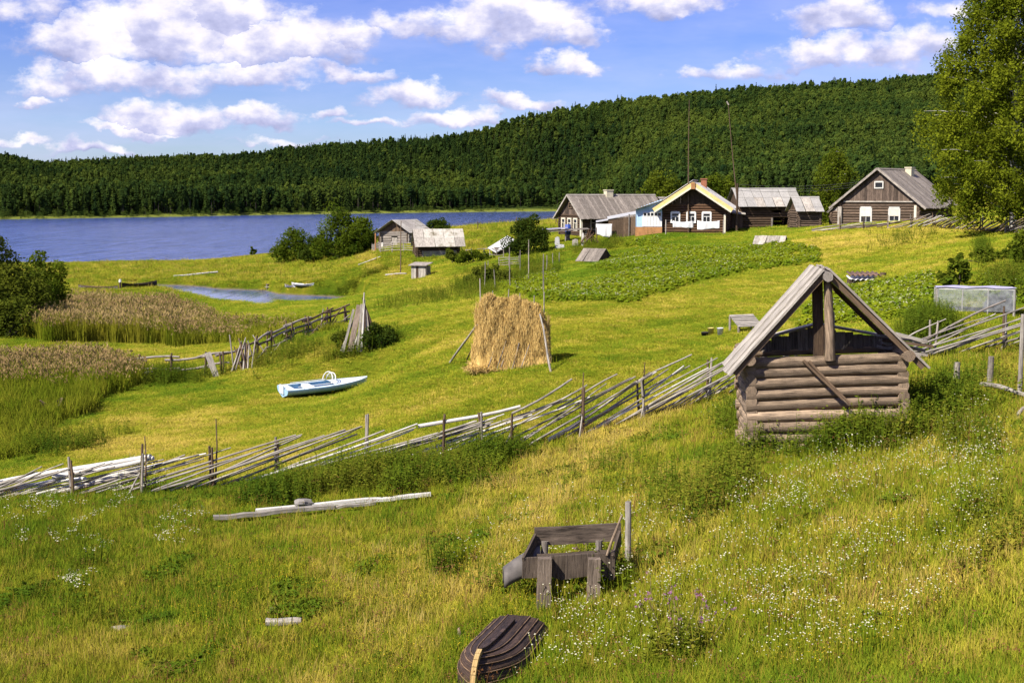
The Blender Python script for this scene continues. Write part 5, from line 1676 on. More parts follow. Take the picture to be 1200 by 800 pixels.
for sd in (-1, 1):
    for i in range(NSK):
        k0, k1 = i / NSK, (i + 1) / NSK
        rows = []
        for j in range(15):
            t_ = j / 14
            rows.append([strake_pt(t_, sd, k0 + (k1 - k0) * c, .014 * c + .004) for c in (0, .33, .66, 1.0)] + [strake_pt(t_, sd, k1, -.012)])
        m_ = MB()
        m_.grid(rows if sd > 0 else [r[::-1] for r in rows], True)
        # grain runs along the strake
        m_.g = [(j * LB / 14, 0.03 * c, 3.0 * i + sd) for j in range(15) for c in range(5)]
        m_.build('strake', M['tar'], rb)
        m_ = MB()
        for j in range(14):
            m_.log(strake_pt(j / 14, sd, k1, .022), strake_pt((j + 1) / 14, sd, k1, .022), .009, n=5, seg=1)
        if i < NSK - 1:
            m_.build('lap_edge', M['lap'], rb)
m_ = MB()
for j in range(12):
    m_.plank(strake_pt(j / 14, 1, 0, .03), strake_pt((j + 1.02) / 14, 1, 0, .03), .055, .06, up=(0, 0, 1))
m_.build('keel', M['tar'], rb)
m_ = MB()
pr_ = None
for j in range(8):
    k = j / 7
    q_ = V((-.35 + .40 * (1 - k) ** 2.0 - .03, 0, .58 * (1 - k ** 1.6) + .02))
    if pr_ is not None:
        m_.plank(pr_, q_, .07, .07, up=(-1, 0, .3))
    pr_ = q_
m_.build('stem', M['stem'], rb)
rows = [[strake_pt(1, -1, k / 6, 0) for k in range(6, -1, -1)] + [strake_pt(1, 1, k / 6, 0) for k in range(1, 7)]]
MB().poly(rows[0], .03, (1, 0, 0)).build('transom', M['tar'], rb)
# ------------------------------------------------------------------ small things in the near grass
p = G(250, 611); q_ = G(506, 583)
for k, (a, b, r_, mm, lb) in enumerate(((G(250, 612), G(392, 600), .075, 'silver', 'left one of two long weathered timbers lying end to end in the grass'), (G(300, 604), G(505, 585), .07, 'bleach', 'longer pale timber lying in the grass below the pole fence'), (G(345, 605), G(440, 595), .05, 'silver', 'thin split pole lying alongside the pale timber'))):
    m_ = MB()
    m_.plank(np.array([0, 0, .07]), b - a + np.array([0, 0, .08]), r_ * 2.2, r_ * 1.1, warp=.03, seg=8)
    o = m_.build('timber', M[mm]); o.location = a + np.array([0, -.02 * k, .05]); tag(o, lb, 'timber')
    for t_ in (.1, .3, .5, .7, .9):
        c = a + (b - a) * t_
        CLEAR.append((c[0], c[1] - .12, .30))
def rock(name, label, cat, p, sx, sy, sz, mat, seed):
    q = np.random.default_rng(seed)
    rows = []
    for i in range(7):
        th = math.pi * i / 6
        r_ = []
        for j in range(10):
            ph = 2 * math.pi * j / 10
            k = 1 + .22 * math.sin(3 * ph + seed + th * 2) * math.sin(th) + q.uniform(-.07, .07)
            r_.append((sx * math.sin(th) * math.cos(ph) * k, sy * math.sin(th) * math.sin(ph) * k, sz * math.cos(th) * k + sz * .4))
        rows.append(r_)
    o = MB().grid(rows, False, True).build(name, mat)
    o.location = p
    tag(o, label, cat)
    CLEAR.append((p[0], p[1] - .05, max(sx, sy) * 1.3))
    return o
rock('stone', 'dark stone resting on the pale timber in the grass', 'stone', G(355, 599) + [0, 0, .16], .22, .14, .10, M['stone'], 4)
rock('stone', 'small dark stone in the grass just above the short log', 'stone', G(320, 718), .09, .08, .07, M['rust'], 6)
p = G(312, 733); q_ = G(352, 732)
sg = thing('short_log', 'short weathered log stub lying in the bare lower meadow', 'log', tuple(p))
CLEAR.append((.5 * (p + q_)[0], .5 * (p + q_)[1], .4))
MB().log((0, 0, .06), q_ - p + [-.14, 0, .06], .075, .07, 10, 4, .01, .08).build('log_piece', M['silver'], sg)
MB().log(q_ - p + [-.12, 0, .06], q_ - p + [.02, 0, .07], .078, .06, 9, 2, .01, .1).build('log_piece', M['grey'], sg)
p = G(542, 750)
o = MB().log((0, 0, -.05), (-.06, .02, .20), .045, .02, 8, 3, .02, .2).build('split_stump', M['log']); o.location = p; tag(o, 'small splintered stump sticking out of the grass left of the upturned boat', 'stump')
rock('stone', 'flat pale stone in the meadow near the left flower patch', 'stone', G(142, 738), .16, .10, .06, M['stone'], 9)
# ------------------------------------------------------------------ haystack on a rack
pl_, pr2 = G(556, 427), G(648, 432)
ctr = (pl_ + pr2) / 2
hs_ = thing('haystack', 'golden wedge-shaped haystack on a pole rack in the middle of the meadow', 'haystack', (ctr[0], ctr[1], ctr[2] - .06), RAD(-3))
LHs = 2.55
CLEAR.append((ctr[0] - LHs * .28, ctr[1], .75)); CLEAR.append((ctr[0] + LHs * .28, ctr[1], .75)); CLEAR.append((ctr[0], ctr[1], .8))
def hay_pt(a, k, grow=0.0):
    """a: -1..1 along the stack; k: angle round the section, 0 front foot .. 1 back foot"""
    x = a * LHs / 2
    top = 2.42 - .20 * a - .08 * a * a - .42 * (max(0, abs(a) - .70) / .30) ** 2 + .06 * math.sin(7 * a + 1) + .03 * math.sin(17 * a)
    th = math.pi * k
    z = max(math.sin(th), 0) ** .55 * top
    wd = .80 * (1 - .62 * (z / top) ** 1.3) + .05
    y = -math.cos(th) * wd / max(abs(math.cos(th)) ** .35, .4) * 1.0
    endk = 1 - .10 * max(0, abs(a) - .8) / .2
    y *= endk
    x += .05 * math.sin(4 * z + 2) * (1 if abs(a) > .9 else .3) + .20 * (1 - z / top) * a - .16 * (z / top) ** 2 * a
    n = .06 * math.sin(5 * a + 2.2 * z + .8) + .04 * math.sin(13 * a - 5 * z + y * 3) + .02 * math.sin(29 * a + 6 * z) + .05 * math.sin(5 * z + 4 * a)
    sx_, sy_ = 0, (-1 if k < .5 else 1)
    return V((x, y + sy_ * (n + grow), z + n * .4 * (1 if z > 1.9 else .2)))
rows = []
NA, NK = 46, 34
for i in range(NA + 1):
    a = -1 + 2 * i / NA
    rows.append([hay_pt(a, j / NK) for j in range(NK + 1)])
m_ = MB().grid(rows)
m_.g = [(p_[2] * 1.0, p_[0] * 1.4 + p_[1], 2.0) for r in rows for p_ in r]
for (i0, flip) in ((0, 1), (NA, 0)):
    ring = rows[i0]
    m_.poly(ring if flip else ring[::-1])
m_.build('hay', M['hay'], hs_)
# straws
NSW = 26000
q = np.random.default_rng(5)
sv, sf, sg_ = [], [], []
for i in range(NSW):
    a, k = q.uniform(-1, 1), q.uniform(0.0, 1.0)
    if i % 9 == 0:
        a = random.choice((-1, 1)) * q.uniform(.93, 1.0)
    c = hay_pt(a, k, .01)
    if i % 9 == 0:
        f_ = q.uniform(-1, 1)
        c = V((math.copysign(LHs / 2 * 1.02, a), c.y * f_, c.z * q.uniform(.1, 1)))
    L_ = q.uniform(.12, .42)
    d_ = V((q.normal(0, .35), q.normal(0, .25) + (-.18 if k < .5 else .18), -1)).normalized()
    s_v = V((q.normal(), q.normal(), q.normal() * .3)).normalized() * .006
    o_ = V((q.normal(0, .02), (-1 if k < .5 else 1) * q.uniform(0, .05), q.normal(0, .02)))
    p0, p1 = c + o_ - d_ * L_ * .5, c + o_ + d_ * L_ * .5 + V((0, (-1 if k < .5 else 1) * .03, 0))
    n0 = len(sv)
    sv += [p0 - s_v, p0 + s_v, p1 + s_v * .6, p1 - s_v * .6]
    sf.append((n0, n0 + 1, n0 + 2, n0 + 3))
    sd = q.uniform(0, 50)
    sg_ += [(q.uniform(0, 9), 0, sd)] * 4
for i in range(2600):
    an = q.uniform(0, 6.28); rr = 1 + abs(q.normal(0, .12))
    c = V(((LHs / 2 + .05) * math.copysign(abs(math.cos(an)) ** .5, math.cos(an)) * rr, .95 * math.copysign(abs(math.sin(an)) ** .5, math.sin(an)) * rr, q.uniform(.0, .13)))
    d_ = V((q.normal(), q.normal(), q.normal() * .35)).normalized()
    s_v = V((q.normal(), q.normal(), .2)).normalized() * .008
    L_ = q.uniform(.1, .3)
    n0 = len(sv)
    sv += [c - d_ * L_ - s_v, c - d_ * L_ + s_v, c + d_ * L_ + s_v, c + d_ * L_ - s_v]
    sf.append((n0, n0 + 1, n0 + 2, n0 + 3)); sg_ += [(q.uniform(0, 9), 0, q.uniform(0, 50))] * 4
mm = MB(); mm.v, mm.f, mm.g, mm.sm = [tuple(x_) for x_ in sv], sf, sg_, [False] * len(sf)
mm.build('straw', M['hay'], hs_, kind='stuff')
for (a, hh) in ((-.92, 3.15), (-.55, 2.75), (-.12, 2.85), (.25, 2.75), (.62, 2.7), (.86, 2.85)):
    MB().log((a * LHs / 2, .02, 1.0), (a * LHs / 2 + random.uniform(-.05, .05), .05, hh - .1 * a), .03, .018, 7, 3, .02).build('rack_pole', M['grey'], hs_)
rotm = hs_.rotation_euler[2]
def hl(p):
    d_ = np.array(p) - ctr
    c, s2 = math.cos(-rotm), math.sin(-rotm)
    return V((d_[0] * c - d_[1] * s2, d_[0] * s2 + d_[1] * c, d_[2]))
MB().log(hl(G(526, 425)), (-LHs / 2 + .02, -.25, 1.6), .05, .035, 8, 4, .02).build('prop_pole', M['silver'], hs_)
MB().log(hl(G(546, 421)), (-LHs / 2 + .12, .0, 1.2), .03, .025, 7, 3, .02).build('prop_pole', M['brown'], hs_)
MB().log(hl(G(646, 436)), (LHs / 2 - .26, -.45, 2.0), .042, .03, 8, 4, .05).build('prop_pole', M['silver'], hs_)
for (x0, x1, z1) in ((-.95, -.55, 1.15), (-.62, -.28, 1.1), (-.50, -.22, .9), (-.10, .18, 1.0), (.22, .55, .95)):
    MB().log((x0 + .1, -1.02, -.02), (x1 + .1, -.72, z1), .02, .014, 6, 3, .02).build('prop_pole', M['grey'], hs_)
# ------------------------------------------------------------------ motor boat on the meadow
ps_, pb_ = G(331, 466), G(430, 450)
yaw = math.atan2((pb_ - ps_)[1], (pb_ - ps_)[0])
LM = float(np.linalg.norm((pb_ - ps_)[:2]))
mb = thing('motor_boat', 'pale blue and white motor boat with looped windscreen frame lying on the grass', 'boat', tuple(ps_), yaw)
mb.rotation_euler = (RAD(5), RAD(-1), yaw)
for k in (.15, .35, .55, .75, .92):
    CLEAR.append((ps_[0] + (pb_ - ps_)[0] * k, ps_[1] + (pb_ - ps_)[1] * k, .72))
def mbs(t):
    b = .60 * (1 - max(0, (t - .45) / .55) ** 2.3)
    return max(b, .012), .43 + .12 * t ** 2, .12 + .25 * max(0, t - .6) ** 1.4, .26 + .17 * t ** 2
NB = 22
rows = []
for i in range(NB + 1):
    t_ = i / NB
    b, sh_, ke, ch = mbs(t_)
    x_ = LM * (t_ if t_ < 1 else 1.0)
    rows.append([(x_, -b, sh_), (x_, -b * 1.02, sh_ - .07), (x_, -b * .86, ch - .05), (x_ - .12 * t_, 0, ke - .1), (x_, b * .86, ch - .05), (x_, b * 1.02, sh_ - .07), (x_, b, sh_)])
m_ = MB().grid(rows)
m_.poly(rows[0][::-1])
m_.build('hull', M['hullblue'], mb)
m_ = MB()
i0 = int(NB * .56)
m_.grid([[(LM * i / NB, mbs(i / NB)[0] * k, mbs(i / NB)[1] + .012 + .07 * (1 - k * k)) for k in (-1, -.6, -.2, .2, .6, 1)] for i in range(i0, NB + 1)])
m_.build('foredeck', M['hullwhite'], mb)
m_ = MB()
for sd in (-1, 1):
    rr = [[(LM * i / NB, sd * mbs(i / NB)[0] * k, mbs(i / NB)[1] + .012 + .02 * (1 - k)) for k in ((1, .72) if sd < 0 else (.72, 1))] for i in range(0, i0 + 1)]
    m_.grid(rr)
m_.grid([[(LM * f_, y_, mbs(f_)[1] + .013) for y_ in (-.52, 0, .52)] for f_ in (0.0, .10)])
m_.build('side_deck', M['hullwhite'], mb)
MB().grid([[(LM * f_, y_, .24) for y_ in (-.5, 0, .5)] for f_ in (.08, .3, .56)]).build('floor', M['hullblue'], mb)
MB().box((LM * .26, -.5, .30), (LM * .34, .5, .44)).build('bench', M['hullwhite'], mb)
m_ = MB()
for sd in (-1, 1):
    pr_ = None
    for i in range(3, i0 + 1):
        q_ = V((LM * i / NB, sd * mbs(i / NB)[0] * .74, mbs(i / NB)[1] + .09))
        if pr_: m_.log(pr_, q_, .014, n=5, seg=1)
        pr_ = q_
m_.build('hand_rail', M['white'], mb)
ws_ = MB()
for off in (0, .16):
    pr_ = None
    for j in range(13):
        a = math.pi * j / 12
        q_ = V((LM * .56 - .16 + off + .12 * math.sin(a), -.48 * math.cos(a) * (1 - .15 * off), .56 + .40 * math.sin(a) ** .8 * (1 - off * .9)))
        if pr_: ws_.log(pr_, q_, .020, n=6, seg=1)
        pr_ = q_
wso = ws_.build('windscreen_frame', M['white'], mb)
rows = []
for j in range(1, 12):
    a = math.pi * j / 12
    rows.append([(LM * .56 + .16 * 1 + .1 * math.sin(a), -.46 * math.cos(a), .58), (LM * .56 - .06 + .12 * math.sin(a), -.47 * math.cos(a), .58 + .33 * math.sin(a) ** .8)])
MB().grid(rows).build('windscreen', M['film'], wso)
MB().box((-.06, -.22, .2), (-.005, .22, .56)).build('engine_board', M['hullwhite'], mb)
# ------------------------------------------------------------------ board tepee
p = G(422, 410)
tp = thing('board_stack', 'grey boards and poles stood up together like a tepee near the old dark fence', 'boards', tuple(p), 0)
CLEAR.append((p[0], p[1] + .2, .7))
for (x0, x1, z1, w_, mm, kind, y0) in ((-.78, -.30, 1.95, .11, 'silver', 'p', -.35), (-.46, -.02, 2.15, .26, 'stakewood', 'p', -.30), (-.10, .10, 2.2, .11, 'silver', 'p', -.4), (.22, .20, 2.2, .13, 'brown', 'p', -.42), (.50, .24, 2.0, .17, 'grey', 'p', -.25), (.78, .28, 1.9, .14, 'darklog', 'p', 0.0), (.95, .35, 1.75, .15, 'grey', 'p', .25),
                                   (-.90, -.1, 2.0, .05, 'silver', 'l', -.1), (.02, .22, 2.75, .05, 'silver', 'l', -.3), (1.05, .12, 2.5, .045, 'brown', 'l', .1), (.85, .1, 1.9, .045, 'silver', 'l', -.3), (.12, .24, 2.4, .04, 'bleach', 'l', -.55), (1.1, .3, 1.5, .04, 'grey', 'l', -.1), (-.4, .2, 1.7, .05, 'bleach', 'l', .5)):
    if kind == 'p':
        MB().plank((x0, y0, -.05), (x1, .1, z1), w_, .035, up=(0, -1, .2)).build('board', M[mm], tp)
    else:
        MB().log((x0, y0, -.05), (x1, .12, z1), w_, w_ * .7, 7, 3, .03).build('pole', M[mm], tp)
# ------------------------------------------------------------------ boats and driftwood by the bay
def small_boat(name, label, u0, v0, u1, v1, mat, inner, b0=.55, h0=.42, ends=1.4, roll=0.0, d=None):
    a, b = (G(u0, v0), G(u1, v1))
    yw = math.atan2((b - a)[1], (b - a)[0])
    L = float(np.linalg.norm((b - a)[:2]))
    r_ = thing(name, label, 'boat', tuple(a), yw)
    r_.rotation_euler = (roll, 0, yw)
    def sec(t):
        e = max(0, 1 - abs(2 * t - 1) ** ends)
        return b0 * e + .015, h0 * (1 + .65 * abs(2 * t - 1) ** 2.2)
    rows, rin = [], []
    for i in range(15):
        t_ = i / 14
        b_, s2 = sec(t_)
        x_ = L * (t_ + .0)
        rows.append([(x_, b_ * k, z_) for k, z_ in ((-1, s2), (-.85, s2 * .5), (-.4, .06), (0, .0), (.4, .06), (.85, s2 * .5), (1, s2))])
        rin.append([(x_, b_ * k * .93, z_ + .025) for k, z_ in ((-1, s2 - .02), (-.85, s2 * .5), (-.4, .06), (0, .0), (.4, .06), (.85, s2 * .5), (1, s2 - .02))])
    MB().grid(rows).build('hull', mat, r_)
    MB().grid([r[::-1] for r in rin]).build('lining', inner, r_)
    m_ = MB()
    for sd in (0, 6):
        for i in range(14):
            m_.plank(rows[i][sd], rows[i + 1][sd], .06, .04)
    m_.build('gunwale', inner, r_)
    for t_ in (.3, .6):
        b_, s2 = sec(t_)
        MB().plank((L * t_, -b_ * .9, s2 * .75), (L * t_, b_ * .9, s2 * .75), .22, .03).build('thwart', inner, r_)
    return r_
small_boat('rowing_boat', 'black rowing boat drawn up on the marshy shore beyond the reeds', 143, 338, 184, 335.5, M['tar'], M['tar'], .6, .40)
small_boat('rowing_boat', 'low grey rowing boat half hidden beside the black one behind the reeds', 92, 338, 138, 338.5, M['grey'], M['brown'], .5, .26)
p = G(141, 338.5)
ep = thing('white_post', 'white-topped mooring post at the left end of the black rowing boat', 'post', tuple(p))
MB().log((0, 0, -.3), (0, 0, .75), .12).build('shaft', M['brown'], ep); MB().log((0, 0, .76), (0, 0, 1.1), .15, .12).build('cap', M['white'], ep)
small_boat('motor_launch', 'small white boat lying at the edge of the marshy bay', 342, 335, 368, 333, M['tin'], M['white'], .5, .24, 1.8)
small_boat('rowing_boat', 'flat white skiff nose beside the small white boat at the bay', 334, 336.5, 346, 335, M['white'], M['grey'], .45, .22)
o_ = G(204, 325)
o = MB().log((0, 0, .12), G(255, 321.5) - o_ + [0, 0, .3], .17, .12, 8, 5, .08).build('driftwood_log', M['bleach']); o.location = o_; tag(o, 'long pale driftwood log lying on the marsh meadow', 'log')
jt = thing('jetty', 'short low plank jetty at the right end of the bay', 'jetty', tuple(G(313, 339)), 0)
for i in range(6):
    MB().plank((.4 * i, 0, .55), (.4 * i, 1.4, .55), .36, .06).build('plank', M['brown'], jt)
for (a, b) in ((0, 0), (2, 0), (0, 1.3), (2, 1.3)):
    MB().log((a, b, -.7), (a, b, .62), .08).build('pile', M['grey'], jt)
MB().plank((-.2, -.35, .30), (2.6, -.35, .30), .3, .05).build('plank', M['silver'], jt)
o_ = G(452, 323)
o = MB().log((0, 0, .08), G(476, 321.5) - o_ + [0, 0, .1], .10, .06, 7, 4, .06).build('driftwood_log', M['silver']); o.location = o_; tag(o, 'grey driftwood branch in the meadow left of the board box', 'log')
o_ = G(420, 311)
pl_ = MB()
o = MB().plank((0, 0, .1), G(446, 303) - o_ + [0, 0, .25], .35, .08).build('loose_plank', M['bleach']); o.location = o_; tag(o, 'pale plank lying on the sandy bank below the boathouse', 'plank')
small_boat('rowing_boat', 'dark sunken boat prow poking out of the reed edge', 48, 488, 73, 483, M['tar'], M['brown'], .40, .42, 1.6)
CLEAR.append((G(66, 486)[0], G(66, 486)[1] - .4, .8))
p = G(166, 446)
o = thing('dark_crate', 'dark wooden crate with pale rim at the foot of the old fence', 'crate', (p[0], p[1] - .3, p[2]), RAD(-15))
MB().box((-.5, -.25, -.1), (.5, .3, .42)).build('crate_body', M['darklog'], o)
for yy in (-.27, .32):
    MB().plank((-.55, yy, .44), (.55, yy, .5), .1, .05).build('rim_board', M['silver'], o)
# ------------------------------------------------------------------ garden things
p0_, p1_ = G(1098, 364), G(1160, 362)
cf = thing('cold_frame', 'low cold frame covered in clear plastic film above the pole fence', 'cold frame', tuple(p0_), RAD(-13))
Lc = float(np.linalg.norm((p1_ - p0_)[:2]))
CLEAR.append((p0_[0] + Lc / 2, p0_[1] + .5, 1.0))
hc = .80
for (a, b) in ((0, 0), (Lc, 0), (0, 1.1), (Lc, 1.1), (Lc * .33, 0), (Lc * .66, 0)):
    MB().log((a, b, -.2), (a, b, hc), .03 if 0 < a < Lc else .05, n=6, seg=1).build('post', M['silver'], cf)
for (a, b) in (((0, 0, hc), (Lc, 0, hc)), ((0, 1.1, hc), (Lc, 1.1, hc)), ((0, 0, hc), (0, 1.1, hc)), ((Lc, 0, hc), (Lc, 1.1, hc))):
    MB().plank(a, b, .05, .06).build('rim_board', M['bleach'], cf)
def film(rows, nm, mt_):
    return MB().grid(rows).build(nm, mt_, cf)
film([[(Lc * i / 8, -.055 + .01 * math.sin(i * 2), hc * j / 4) for j in range(5)] for i in range(9)], 'front_film', M['film'])
film([[(-.055, 1.1 * i / 4, hc * j / 4) for j in range(5)] for i in range(5)], 'side_film', M['film'])
film([[(Lc + .055, 1.1 * i / 4, hc * j / 4) for j in range(5)] for i in range(5)], 'side_film', M['film'])
film([[(Lc * i / 8, 1.155, hc * j / 4) for j in range(5)] for i in range(9)], 'back_film', M['film'])
film([[(-.06 + (Lc + .12) * i / 8, -.06 + 1.22 * j / 4, hc + .04 + .02 * math.sin(i * 1.7 + j)) for j in range(5)] for i in range(9)], 'top_film', M['violet'])
p = G(879, 388)
pt_ = thing('slatted_pallet', 'grey slatted rack lying tilted on the mown grass behind the log hut', 'pallet', tuple(p), RAD(12))
CLEAR.append((p[0], p[1] + .4, .7))
for i in range(7):
    MB().plank((-.50, .02 + .15 * i, .20 + .055 * i), (.50, .02 + .15 * i, .22 + .055 * i), .12, .03, up=(0, -.35, 1)).build('slat', M['silver'], pt_)
for xx in (-.42, .42):
    MB().plank((xx, 0, .17), (xx, 1.0, .52), .08, .05).build('bearer', M['grey'], pt_)
MB().log((-.45, .05, -.1), (-.45, .05, .18), .05).build('leg', M['grey'], pt_); MB().log((.45, 1.0, -.1), (.45, 1.0, .5), .05).build('leg', M['grey'], pt_); MB().log((-.45, 1.0, -.1), (-.45, 1.0, .5), .05).build('leg', M['grey'], pt_)
def bucket(label, u, v, r_, h_, mat, name='bucket'):
    p = G(u, v)
    b_ = thing(name, label, 'bucket', tuple(p))
    CLEAR.append((p[0], p[1] - .1, .35))
    m_ = MB().grid([[(rr * math.cos(j * math.pi / 8), rr * math.sin(j * math.pi / 8), zz) for j in range(16)] for (rr, zz) in ((.001, .0), (r_ * .8, .0), (r_ * .95, h_ * .9), (r_ * 1.05, h_ * .92), (r_ * 1.05, h_), (r_ * .93, h_), (r_ * .75, .03), (.001, .03))], True, True)
    m_.build('pail', mat, b_)
    hm = MB(); pr_ = None
    for j in range(9):
        a = math.pi * j / 8
        q_ = V((r_ * 1.03 * math.cos(a), -.12 * math.sin(a), h_ * .95 + .04 * math.sin(a)))
        if pr_: hm.log(pr_, q_, .006, n=5, seg=1)
        pr_ = q_
    hm.build('handle', M['wire'], b_)
bucket('yellow bucket standing in the mown grass left of the white one', 833, 391, .13, .24, M['yplastic'])
bucket('white bucket standing in the mown grass left of the slatted rack', 844, 392, .13, .27, M['wplastic'])
bk = bucket('black low tub in the grass beside the yellow bucket', 826, 393, .15, .13, M['dark'], 'tub')
p = G(1014, 330)
cs = thing('corrugated_sheet', 'low stack of corrugated sheets with a white front edge in the potato field', 'sheets', tuple(p), RAD(3))
for i, (mt_, zz) in enumerate(((M['white'], .12), (M['rust'], .32))):
    rows = [[(-.75 + 1.5 * k / 30, y_, zz + .30 * (y_ > 0.1) * .4 + .045 * math.sin(k * 1.26)) for k in range(31)] for y_ in (-.25, .1, .7)]
    MB().grid(rows).build('sheet', mt_, cs, solid=.012)
MB().box((-.7, -.1, -.2), (.75, .7, .1)).build('crib', M['darklog'], cs)
MB().log((.95, .3, -.2), (.97, .3, .42), .16, .15).build('stump', M['brown'], cs)
# stakes in the tangle behind the haystack
sk = [(568, 338, 1.9), (580, 340, 1.4), (598, 338, 2.7), (619, 330, 2.9), (637, 345, 2.2), (610, 318, 1.8), (640, 320, 1.4), (573, 322, 1.2), (655, 308, .9), (648, 310, 1.0)]
bg_ = [MB().log((0, 0, -.3), (random.uniform(-.08, .08), 0, h_), .045, .03, 6, 3, .03).build('garden_stake', M['grey']) for (_, _, h_) in sk]
labs = ['leftmost grey stake standing up behind the left end of the haystack', 'short grey stake second from the left behind the haystack', 'tall grey stake above the middle of the haystack', 'tallest grey stake right of the middle of the haystack',
        'grey stake beyond the right end of the haystack', 'grey stake at the picket rails of the overgrown garden plot', 'short stake at the left edge of the potato field', 'short grey stake at the left end of the picket rails', 'short stake nearest to the tent-shaped cellar roof', 'brownish short stake left of the tent-shaped cellar roof']
for o, (u, v, h_), lb in zip(bg_, sk, labs):
    o.location = G(u, v)
    tag(o, lb, 'stake', 'stakes of the overgrown garden plot')
rail_fence('rail_fence', 'remnant of grey picket rails at the left edge of the overgrown garden plot', [G(585, 313), G(608, 312)], .9, 4, M['grey'], M['grey'], 1.2, .05, .03)

# ------------------------------------------------------------------ trees and bushes
def leaf_obj(name, centers, size, mat, parent, tone, flat=.2):
    ax, ay = leafquads(centers, size, flat)
    me = quads_mesh(name, centers, ax, ay, [mat], None, tone)
    o = link(bpy.data.objects.new(name, me))
    o.parent = parent
    return o
def birch(u, v, d, H, label, seed, nl=85, spread=1.0, lean=0.0, leafn=40, mat='lf_birch', lsize=.105, prof=None, low=2.2, sides=None):
    global rng
    p = D(u, d)
    r_ = thing('birch_tree', label, 'tree', tuple(p))
    q = np.random.default_rng(seed)
    tm = MB()
    P0 = V((0, 0, -.4)); segs = 7
    trunk = []
    for i in range(segs + 1):
        k = i / segs
        trunk.append(V((lean * k + .18 * math.sin(3 * k + seed), .12 * math.sin(4 * k + seed * 2), -.4 + (H * .97 + .4) * k)))
    for i in range(segs):
        tm.log(trunk[i], trunk[i + 1], .26 * (1 - i / segs) ** .9 + .03, .26 * (1 - (i + 1) / segs) ** .9 + .03, 9, 2, .02, .05)
    tm.build('trunk', M['birch'], r_)
    lm = MB()
    C, tone = [], []
    prof = prof or [(0, 4.2), (.15, 6.0), (.32, 6.4), (.5, 5.4), (.7, 4.2), (.85, 2.8), (.95, 1.5), (1.0, .6)]
    for i in range(nl):
        h = low + (H - low) * (i + q.uniform(0, 1)) / nl
        az = i * 2.399 + q.normal(0, .3)
        R_ = np.interp(h / H, [a for a, _ in prof], [b for _, b in prof]) * spread
        L = R_ * q.uniform(.6, 1.08)
        kk = h / H
        tp_ = trunk[min(segs - 1, int(kk * segs))].lerp(trunk[min(segs, int(kk * segs) + 1)], kk * segs - int(kk * segs))
        dv = V((math.cos(az), math.sin(az), 0))
        rise = q.uniform(.35, .75) * L * (.6 + .4 * kk)
        prev = tp_
        pts_ = []
        for j in range(1, 7):
            t_ = j / 6
            pp = tp_ + dv * L * t_ + V((q.normal(0, .08), q.normal(0, .08), rise * (1.6 * t_ - .9 * t_ * t_)))
            lm.log(prev, pp, .055 * (1 - t_ * .85) * (L / 5) + .012, .055 * (1 - (t_ + .15) * .85) * (L / 5) + .012, 5, 1)
            pts_.append(pp); prev = pp
        nc = int(4 + L * 2.4)
        for c_ in range(nc):
            t_ = .18 + .82 * math.sqrt(q.uniform(0, 1))
            j = min(5, int(t_ * 6))
            b_ = pts_[j] + V((q.normal(0, .38), q.normal(0, .38), q.normal(0, .25)))
            dl = q.uniform(.5, 1.9) * (1.2 - .5 * kk)
            nlf = int(leafn * q.uniform(.6, 1.3))
            s_ = q.uniform(0, 1, nlf)
            x_ = np.stack([b_[0] + q.normal(0, .20, nlf) + .12 * s_, b_[1] + q.normal(0, .20, nlf), b_[2] - dl * s_ + q.normal(0, .10, nlf)], 1)
            C.append(x_); tone.append(np.clip(np.full(nlf, q.uniform(.1, .9)) + q.normal(0, .12, nlf), 0, 1))
    lm.build('limbs', M['birch'], r_)
    C, tone = np.concatenate(C), np.concatenate(tone)
    leaf_obj('crown', C, lsize, M[mat], r_, tone)
    return r_
birch(1188, 268, 86, 17.6, 'tall birch with drooping branches beside the log house', 3, 150, .80, leafn=88, lsize=.098, low=1.2)
birch(1255, 270, 90, 16.0, 'second tall birch half outside the view at the far right', 8, 80, .85, leafn=80, lsize=.10, low=1.2)
birch(977, 262, 142, 7.4, 'bushy light green young birch between small barn and log house', 5, 52, .33, leafn=55, mat='lf_light', lsize=.13, low=.3)
def bush(name, label, u, v, w_, h_, mat, n, seed, dd=None, size=.11, sy=None, nclump=26, stems=7, cat='bush', zoff=0.0, shape=.35):
    p = D(u, dd) if dd else G(u, v)
    r_ = thing(name, label, cat, (p[0], p[1], p[2] + zoff))
    q = np.random.default_rng(seed)
    sy = sy or w_ * .7
    C, tone = [], []
    cc_ = []
    for i in range(nclump):
        d_ = q.normal(size=3); d_ /= np.linalg.norm(d_)
        d_[2] = abs(d_[2])
        k = q.uniform(.45, 1.0)
        zc = h_ * (.12 + .80 * d_[2] * k * q.uniform(.75, 1.05))
        wz = 1 - shape * (zc / h_) ** 2
        c_ = np.array([d_[0] * w_ / 2 * k * wz, d_[1] * sy / 2 * k * wz, zc])
        cc_.append(c_)
        m_ = n // nclump
        s_ = q.uniform(.10, .19) * min(w_, h_ * 1.4)
        off = q.normal(size=(m_, 3)); off /= np.linalg.norm(off, axis=1, keepdims=True)
        off *= s_ * q.uniform(.35, 1.05, (m_, 1)) ** .6 * np.array([1, 1, 1.1])
        x_ = c_ + off
        x_ = x_[x_[:, 2] > -.05]
        C.append(x_); tone.append(np.clip(q.uniform(.1, .8) + .35 * off[:len(x_), 2] / s_ * .5 + q.normal(0, .12, len(x_)), 0, 1))
    sm_ = MB()
    for i in range(stems):
        c_ = cc_[i % nclump]
        sm_.log((c_[0] * .12, c_[1] * .12, -.2), V(c_), .03 + .012 * h_ * .5, .015, 6, 4, .08)
    sm_.build('stems', M['bark'], r_)
    leaf_obj('foliage', np.concatenate(C), size, M[mat], r_, np.concatenate(tone))
    return r_
